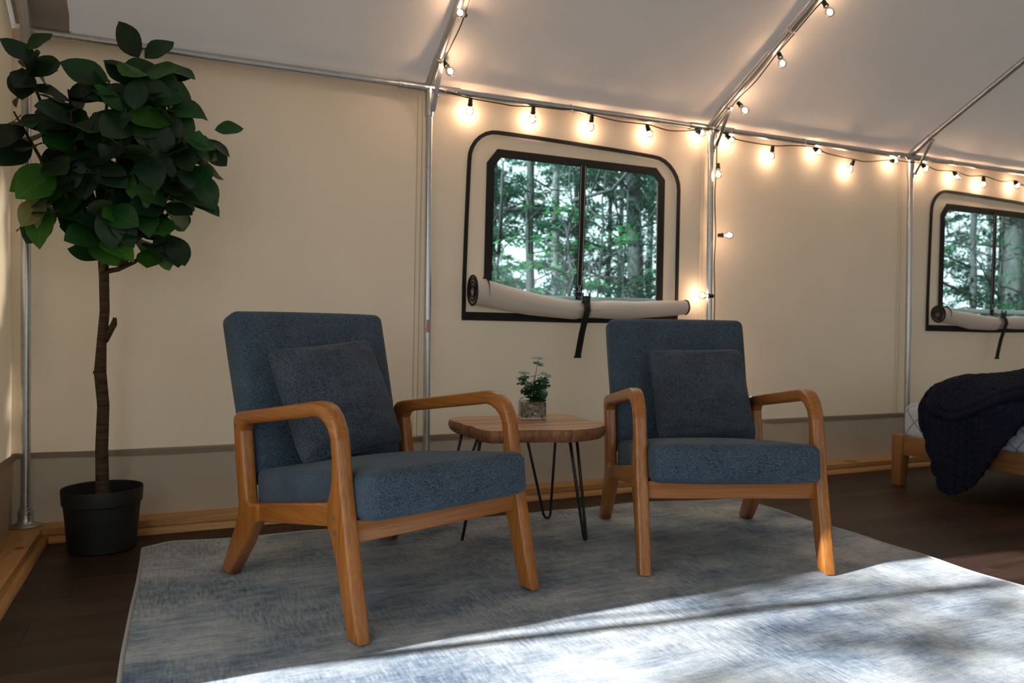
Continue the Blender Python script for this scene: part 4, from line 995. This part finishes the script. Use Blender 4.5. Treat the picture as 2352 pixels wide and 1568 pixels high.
# ------------------------------------------------------------------ bed with quilt and knitted blanket
def make_bed():
    b = empty('bed', (3.55, 2.2, 0), label='low wooden bed frame standing under the far window', cat='bed')
    x0, x1, ya, yb_ = 3.545, 5.60, 1.46, 2.945
    prism('foot_rail', [(ya, 0.165), (yb_ - 0.03, 0.165), (yb_ - 0.03, 0.265), (ya, 0.265)], 'yz', x0, x0 + 0.028, 'bed_wood_y', b, 0.003, 2).location = (-3.55, -2.2, 0)
    for yy in (ya, yb_ - 0.028):
        prism('side_rail', [(x0 + 0.03, 0.165), (x1, 0.165), (x1, 0.265), (x0 + 0.03, 0.265)], 'xz', yy, yy + 0.028, 'bed_wood_x', b, 0.003, 2).location = (-3.55, -2.2, 0)
    for xx, sg in ((x0 - 0.008, 1), (x1 - 0.06, -1)):
        for yy, sy in ((yb_ - 0.068, 1), (ya - 0.002, -1)):
            bm = bmesh.new(); top = [(xx, yy), (xx + 0.07, yy), (xx + 0.07, yy + 0.07), (xx, yy + 0.07)]
            sp = -0.012 * sg
            lo = [(xx + sp + 0.008, yy + 0.012), (xx + sp + 0.06, yy + 0.012), (xx + sp + 0.06, yy + 0.064), (xx + sp + 0.008, yy + 0.064)]
            V = [bm.verts.new((a - 3.55, c - 2.2, 0.0)) for a, c in lo] + [bm.verts.new((a - 3.55, c - 2.2, 0.268)) for a, c in top]
            for f in ((3, 2, 1, 0), (4, 5, 6, 7), (0, 1, 5, 4), (1, 2, 6, 5), (2, 3, 7, 6), (3, 0, 4, 7)): bm.faces.new([V[i] for i in f])
            bmesh.ops.bevel(bm, geom=list(bm.edges), offset=0.004, segments=2, profile=0.5, affect='EDGES')
            me = bpy.data.meshes.new('leg'); bm.to_mesh(me); bm.free(); me.materials.append(M['bed_wood_z']); finish(me, True, 40); link(bpy.data.objects.new('leg', me), b)
    for k in range(9):
        rbox('slat', (0.16 + k * 0.22, 0.0, 0.225), (0.07, 1.40, 0.018), 'bed_wood_y', b, 0.003)
    rbox('centre_leg', (0.5, 0.12, 0.108), (0.06, 0.06, 0.215), 'bed_wood_z', b, 0.004)
    m = soft_box('mattress', (2.00, 1.455, 0.205), 0.05, 'quilt', None, (0.01, 0.01, 0.012), 24, lambda o, u: (o.x + 0.006 * nzv(o.x * 5, o.y * 5, o.z * 6), o.y + 0.008 * nzv(o.x * 4 + 7, o.y * 4, o.z * 9), o.z + 0.006 * nzv(o.x * 4, o.y * 4 + 3, o.z)), label='mattress under a pale blue-white quilt with grey lines on the bed', cat='mattress')
    m.location = (4.585, 2.20, 0.3405)
make_bed()

def make_blanket():
    bl = empty('knitted_blanket', (3.5, 2.55, 0), label='navy chunky knitted blanket draped over the foot of the bed', cat='blanket')
    NA, NB = 150, 190
    ya, yb_ = 2.735, 1.95
    def bottom(y):
        return float(np.interp(y, [1.95, 2.12, 2.20, 2.27, 2.36, 2.45, 2.53, 2.60, 2.65, 2.70, 2.74], [0.47, 0.455, 0.43, 0.33, 0.19, 0.085, 0.035, 0.035, 0.12, 0.26, 0.40]))
    def heap(x, y):
        h = 0.475 + 0.115 * math.exp(-((y - 2.38) / 0.30) ** 2) * math.exp(-((x - 3.86) / 0.30) ** 2) + 0.05 * math.exp(-((y - 2.66) / 0.10) ** 2) * math.exp(-((x - 3.70) / 0.16) ** 2)
        h += 0.07 * math.exp(-((y - 2.20) / 0.2) ** 2) * math.exp(-((x - 4.0) / 0.3) ** 2) + 0.012 * nzv(x * 6, y * 6, 0)
        return h
    TOP = 0.80
    def base(a, b):
        y = ya + (yb_ - ya) * a; zb = bottom(y); x_edge = 3.535
        hang = 0.49 - zb; tot = TOP + hang
        s = b * tot
        if s < TOP:
            x = x_edge + (TOP - s); z = heap(x, y)
            e = TOP - s
            if e < 0.07: z = z - (1 - e / 0.07) ** 2 * 0.035
            return Vector((x, y + 0.02 * nzv(x * 4, y * 3, 1), z + 0.012))
        d = s - TOP; z0 = heap(x_edge, y) - 0.035 + 0.012; q = min(1, d / 0.05)
        x = x_edge - 0.035 * math.sin(q * PI / 2) + 0.010 * math.sin(y * 26 + d * 5) * min(1, d * 6) - 0.012 * math.exp(-((y - 2.56) / 0.1) ** 2) * min(1, d * 3)
        return Vector((x, y + 0.10 * (d / 0.45) * (2.56 - y) * 0.35, max(0.03, z0 - d)))
    G = [[base(i / NA, j / NB) for i in range(NA + 1)] for j in range(NB + 1)]
    V = []
    for j in range(NB + 1):
        for i in range(NA + 1):
            du = G[j][min(NA, i + 1)] - G[j][max(0, i - 1)]; dv = G[min(NB, j + 1)][i] - G[max(0, j - 1)][i]
            n = du.cross(dv)
            n = n.normalized() if n.length > 1e-9 else Vector((-1, 0, 0))
            a = i / NA * 0.895; bb = j / NB * 1.15
            # rows of plump braided stitches
            row = a / 0.042; fr = row - math.floor(row); st = bb / 0.034 + (0.5 if fr > 0.5 else 0)
            hh = abs(math.sin(PI * row)) ** 0.7 * 0.6 + 0.4 * abs(math.sin(PI * (st + (0.35 * (fr if fr < 0.5 else 1 - fr) * 2))))
            if n.x + n.z * -1 > 0 and abs(n.z) < 0.01: n = n
            if n.z < -0.2 or (abs(n.z) <= 0.2 and n.x > 0): n = -n
            V.append(G[j][i] + n * 0.019 * hh)
    mb = MB(); mb.v = [tuple(v) for v in V]
    mb.f = [(j * (NA + 1) + i, j * (NA + 1) + i + 1, (j + 1) * (NA + 1) + i + 1, (j + 1) * (NA + 1) + i) for j in range(NB) for i in range(NA)]
    mb.v = [(x - 3.5, y - 2.55, z) for x, y, z in mb.v]
    o = mb.build('drape', 'knit', bl, angle=180)
    md = o.modifiers.new('thickness', 'SOLIDIFY'); md.thickness = 0.018; md.offset = 1 if False else -1
    # the folded-over upper layer: plump ropes of stitches lying across the drape
    for r_, (pts, off) in enumerate((([(3.64, 2.725, 0.515), (3.535, 2.695, 0.500), (3.478, 2.66, 0.445), (3.470, 2.60, 0.412), (3.472, 2.52, 0.410), (3.478, 2.42, 0.455), (3.50, 2.30, 0.520), (3.54, 2.15, 0.560)], 0),
                                     ([(3.68, 2.725, 0.535), (3.56, 2.69, 0.530), (3.495, 2.65, 0.480), (3.483, 2.60, 0.448), (3.484, 2.52, 0.446), (3.492, 2.42, 0.490), (3.52, 2.30, 0.550), (3.56, 2.15, 0.590)], 1))):
        P = [Vector(p) for p in pts]; path = []; rad = []
        for i in range(len(P) - 1):
            p0, p1, p2, p3 = P[max(0, i - 1)], P[i], P[i + 1], P[min(len(P) - 1, i + 2)]
            for k in range(16):
                q = k / 16; path.append(0.5 * ((2 * p1) + (p2 - p0) * q + (2 * p0 - 5 * p1 + 4 * p2 - p3) * q * q + (3 * p1 - p0 - 3 * p2 + p3) * q ** 3) - Vector((3.5, 2.55, 0)))
                rad.append(0.021 + 0.005 * abs(math.sin((i * 16 + k) * 0.55 + off)))
        MB().tube(path, rad, 12).build('folded_edge', 'knit', bl, angle=180)
make_blanket()

# ------------------------------------------------------------------ outdoors: deck rail, woods
gm = MB(); gm.grid(30, 30, lambda i, j: (-30 + 70 * i / 30, -20 + 60 * j / 30, -0.45 + 0.12 * nzv(i, j, 0, 0.7)))
gm.build('ground', 'forest_floor', None, kind='structure', label='forest floor outside the tent')
dr = empty('deck_railing', (3.5, 4.6, -0.4), label='weathered grey deck railing outside beyond the window', cat='railing')
rbox('top_board', (0, 0, 1.425), (12, 0.14, 0.038), 'grey_board', dr, 0.004)
rbox('lower_board', (0, 0.02, 0.55), (12, 0.04, 0.09), 'grey_board', dr, 0.004)
for k in range(6): rbox('post', (-5.6 + 2.24 * k, 0.03, 0.70), (0.09, 0.09, 1.41), 'grey_board', dr, 0.004)

def boughs(n, box, length, leaves, size, seed):
    """flat sprays of leaves scattered through a box"""
    r = np.random.RandomState(seed); C = []; S = []
    for _ in range(n):
        c = np.array([r.uniform(*box[0]), r.uniform(*box[1]), r.uniform(*box[2])])
        a = r.uniform(0, 2 * PI); L = r.uniform(0.5, 1.2) * length; d = np.array([math.cos(a), math.sin(a), r.uniform(-0.35, 0.1)])
        t = r.uniform(0, 1, leaves); sd = np.array([-math.sin(a), math.cos(a), 0])
        p = c + np.outer(t * L, d) + np.outer(r.normal(size=leaves) * 0.22 * L * (1 - 0.7 * t), sd) + r.normal(size=(leaves, 3)) * 0.035
        p[:, 2] -= 0.12 * t * t * L
        C.append(p); S.append(r.uniform(0.6, 1.3, leaves) * size)
    return np.concatenate(C), np.concatenate(S)

def wood_tree(x, y, r, h, lean, mat, label, fol, seed, fmat='needles', nb=46, flat=0.5, spread=1.9, lz=(0.9, 5.5), size=0.029, leaves=190, branches=16, cat='tree'):
    rr = random.Random(seed)
    t = empty('forest_tree', (x, y, -0.45), label=label, cat=cat, group='trees in the woods beyond the canvas')
    n = 12; pts = [(lean[0] * k / n + 0.03 * rr.uniform(-1, 1), lean[1] * k / n, h * k / n) for k in range(n + 1)]
    MB().tube(pts, [r * (1.15 - 0.65 * k / n) for k in range(n + 1)], 12).build('trunk', mat, t, angle=180)
    mb = MB()
    for k in range(branches):
        z = rr.uniform(lz[0], lz[1]) + 0.45; a = rr.uniform(0, 2 * PI); L = rr.uniform(0.7, spread); q = z / h
        p = Vector((lean[0] * q, lean[1] * q, z)); d = Vector((math.cos(a), math.sin(a), rr.uniform(-0.1, 0.7)))
        mid = p + d * L * 0.5 + Vector((rr.uniform(-.1, .1), 0, rr.uniform(-.1, .1)))
        e = p + d * L + Vector((rr.uniform(-.2, .2), 0, rr.uniform(-.2, .3)))
        b0 = rr.uniform(0.008, 0.022); mb.tube([p, mid, e], [b0, b0 * 0.7, b0 * 0.3], 6)
        for _ in range(2):
            s_ = p.lerp(mid, rr.uniform(0.3, 1)); mb.tube([s_, s_ + Vector((rr.uniform(-.5, .5), rr.uniform(-.3, .3), rr.uniform(-.1, .6)))], [b0 * 0.5, b0 * 0.2], 5)
    mb.build('branches', mat, t, angle=180)
    if fol:
        C, S = boughs(nb, ((-spread, spread), (-spread, spread), (lz[0] + 0.45, lz[1] + 0.45)), 0.75, leaves, size, seed)
        leaf_cloud('foliage', C, S, fmat, t, flat, 0.42, kind='stuff')
    return t
LT = 'woodland tree standing in the forest seen through the windows'
rt_ = random.Random(5)
lt_ = wood_tree(4.02, 8.7, 0.055, 7.5, (0.05, 0), 'forest_bark', 'slim dark trunk on the near side of the window strap', True, 101, nb=40)
MB().tube([(-1.0, -0.2, 2.67), (-0.4, -0.08, 2.74), (0.01, -0.02, 2.78), (0.5, 0.06, 2.82), (1.1, 0.12, 2.86)], [0.010, 0.018, 0.024, 0.019, 0.010], 8).build('branch', 'forest_bark', lt_, angle=180)
wood_tree(4.90, 9.75, 0.060, 8.0, (0.1, 0), 'pale_bark', 'slim grey trunk close beside the window strap outdoors', True, 102, nb=36)
wood_tree(6.05, 9.35, 0.115, 9.0, (-0.15, 0), 'forest_bark', 'thick rough trunk in the far half of the larger window', True, 103, nb=70)
wood_tree(10.9, 7.1, 0.13, 9.0, (0.05, 0), 'forest_bark', 'thick dark trunk filling part of the window above the bed', True, 104, nb=34)
wood_tree(9.3, 6.6, 0.04, 7.5, (0.1, 0), 'forest_bark', 'thin dark trunk in the window above the bed', True, 105, nb=34)
k = 0
for (x, y) in ((3.0, 11.5), (5.2, 13.0), (7.3, 12.2), (9.2, 11.0), (8.2, 15.0), (12.0, 11.5), (14.0, 9.4), (16.0, 11.0), (12.8, 14.0), (5.8, 16.5), (10.6, 16.0), (17.5, 8.0), (1.2, 10.5), (3.4, 15.5), (15.0, 15.0), (19.0, 12.5), (6.7, 10.9), (11.6, 8.9), (13.4, 7.2)):
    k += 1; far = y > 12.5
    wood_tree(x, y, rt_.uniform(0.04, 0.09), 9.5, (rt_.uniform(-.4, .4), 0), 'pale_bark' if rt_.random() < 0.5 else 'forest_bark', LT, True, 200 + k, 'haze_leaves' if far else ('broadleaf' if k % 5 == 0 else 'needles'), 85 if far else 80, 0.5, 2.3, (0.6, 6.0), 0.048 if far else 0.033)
# saplings with broad leaves close to the deck
for (x, y, sd, hh) in ((3.25, 6.3, 301, 2.6), (3.95, 6.9, 302, 2.9), (2.75, 6.8, 303, 2.3), (8.9, 6.0, 304, 2.4), (4.55, 7.4, 305, 2.8)):
    wood_tree(x, y, 0.014, hh + 0.6, (0.12, 0), 'forest_bark', 'young broad-leaved sapling growing just beyond the deck rail', True, sd, 'broadleaf', 6, 0.35, 0.75, (0.9, hh * 0.8), 0.045, 26, 6)

# woods on the doorway side, which break up the sunlight
def shade(label, trunk, boxes, seed, limbs=()):
    t = empty('forest_tree', (trunk[0], trunk[1], -0.45), label=label, cat='tree', group='trees in the woods beyond the canvas')
    h = trunk[3]; base = np.array([trunk[0], trunk[1], -0.45])
    MB().tube([(trunk[4] * q, trunk[5] * q, h * q) for q in (0, 0.25, 0.5, 0.75, 1)], [trunk[2] * s for s in (1.1, 1, 0.85, 0.7, 0.4)], 12).build('trunk', 'forest_bark', t, angle=180)
    for p, r_ in limbs: MB().tube([tuple(np.array(q) - base) for q in p], r_, 8).build('branch', 'forest_bark', t, angle=180)
    Cs, Ss = [], []
    for i, (b, n, lv, sz) in enumerate(boxes):
        C, S = boughs(n, b, 0.7, lv, sz, seed + i)
        # leaves cut away along the sun's path to light gable and doorway
        k = (XL - C[:, 0]) / SUN_DIR.x; Y = C[:, 1] + SUN_DIR.y * k; Z = C[:, 2] + SUN_DIR.z * k
        kf = -C[:, 2] / SUN_DIR.z; FY = C[:, 1] + SUN_DIR.y * kf
        gap = (np.abs(Y - 3.17) < 0.13) & (np.abs(Z - 1.05) < 0.27)
        door_ = (Y > DOOR[0] - 0.1) & (Y < DOOR[1] + 0.05) & (Z < 2.25) & (sz > 0.09)
        keep = ~(gap | door_); Cs.append(C[keep] - base); Ss.append(S[keep])
    if Cs: leaf_cloud('foliage', np.concatenate(Cs), np.concatenate(Ss), 'needles', t, 0.6, 0.5, kind='stuff')
def toward_sun(x, y, dist): return Vector((x, y, 0)) - SUN_DIR * dist
def spray_box(x, y, rx, ry, dist):
    p = toward_sun(x, y, dist); return ((p.x - 0.3, p.x + 0.1), (p.y - ry, p.y + ry), (p.z - rx * 0.45, p.z + rx * 0.45))
LS = 'woodland tree outside the doorway end of the tent'
shade(LS, (-7.0, 3.6, 0.16, 11, 0.1, 0.1), [(((-8.2, -6.0), (2.1, 4.6), (2.2, 6.5)), 150, 60, 0.10), (((-8.5, -5.5), (-2.5, 4.8), (5.0, 11)), 460, 60, 0.22), (((-8, -6), (2.3, 3.4), (6.0, 7.8)), 60, 60, 0.22)], 400)  # last leaf box added out of view to keep sun off the roof
shade(LS, (-9.5, -2.6, 0.15, 11, 0.2, 0), [(((-10.5, -8.5), (-2.5, 5.0), (6.2, 13)), 420, 60, 0.22)], 420)
shade('leaning sapling just outside the tent doorway', (-2.0, 2.235, 0.022, 4.6, 0.0, -1.40), [], 440, [([(-2.0, 1.78, 1.10), (-2.0, 1.71, 1.55), (-2.0, 1.557, 1.878), (-2.0, 1.40, 2.20), (-2.0, 1.20, 2.5)], [0.010, 0.010, 0.009, 0.008, 0.004])])
shade(LS, (-7.2, -0.9, 0.06, 8, 0.2, 0.25), [(spray_box(2.15, 1.76, 0.2, 0.04, 9), 2, 40, 0.045), (spray_box(1.55, 1.54, 0.2, 0.04, 9), 2, 36, 0.045), (spray_box(1.0, 1.50, 0.15, 0.04, 9), 1, 40, 0.045), (spray_box(1.9, 1.15, 0.35, 0.12, 9), 4, 40, 0.045), (spray_box(2.5, 1.45, 0.2, 0.08, 9), 2, 40, 0.045), (spray_box(1.2, 0.9, 0.6, 0.2, 9), 5, 40, 0.045)], 450)
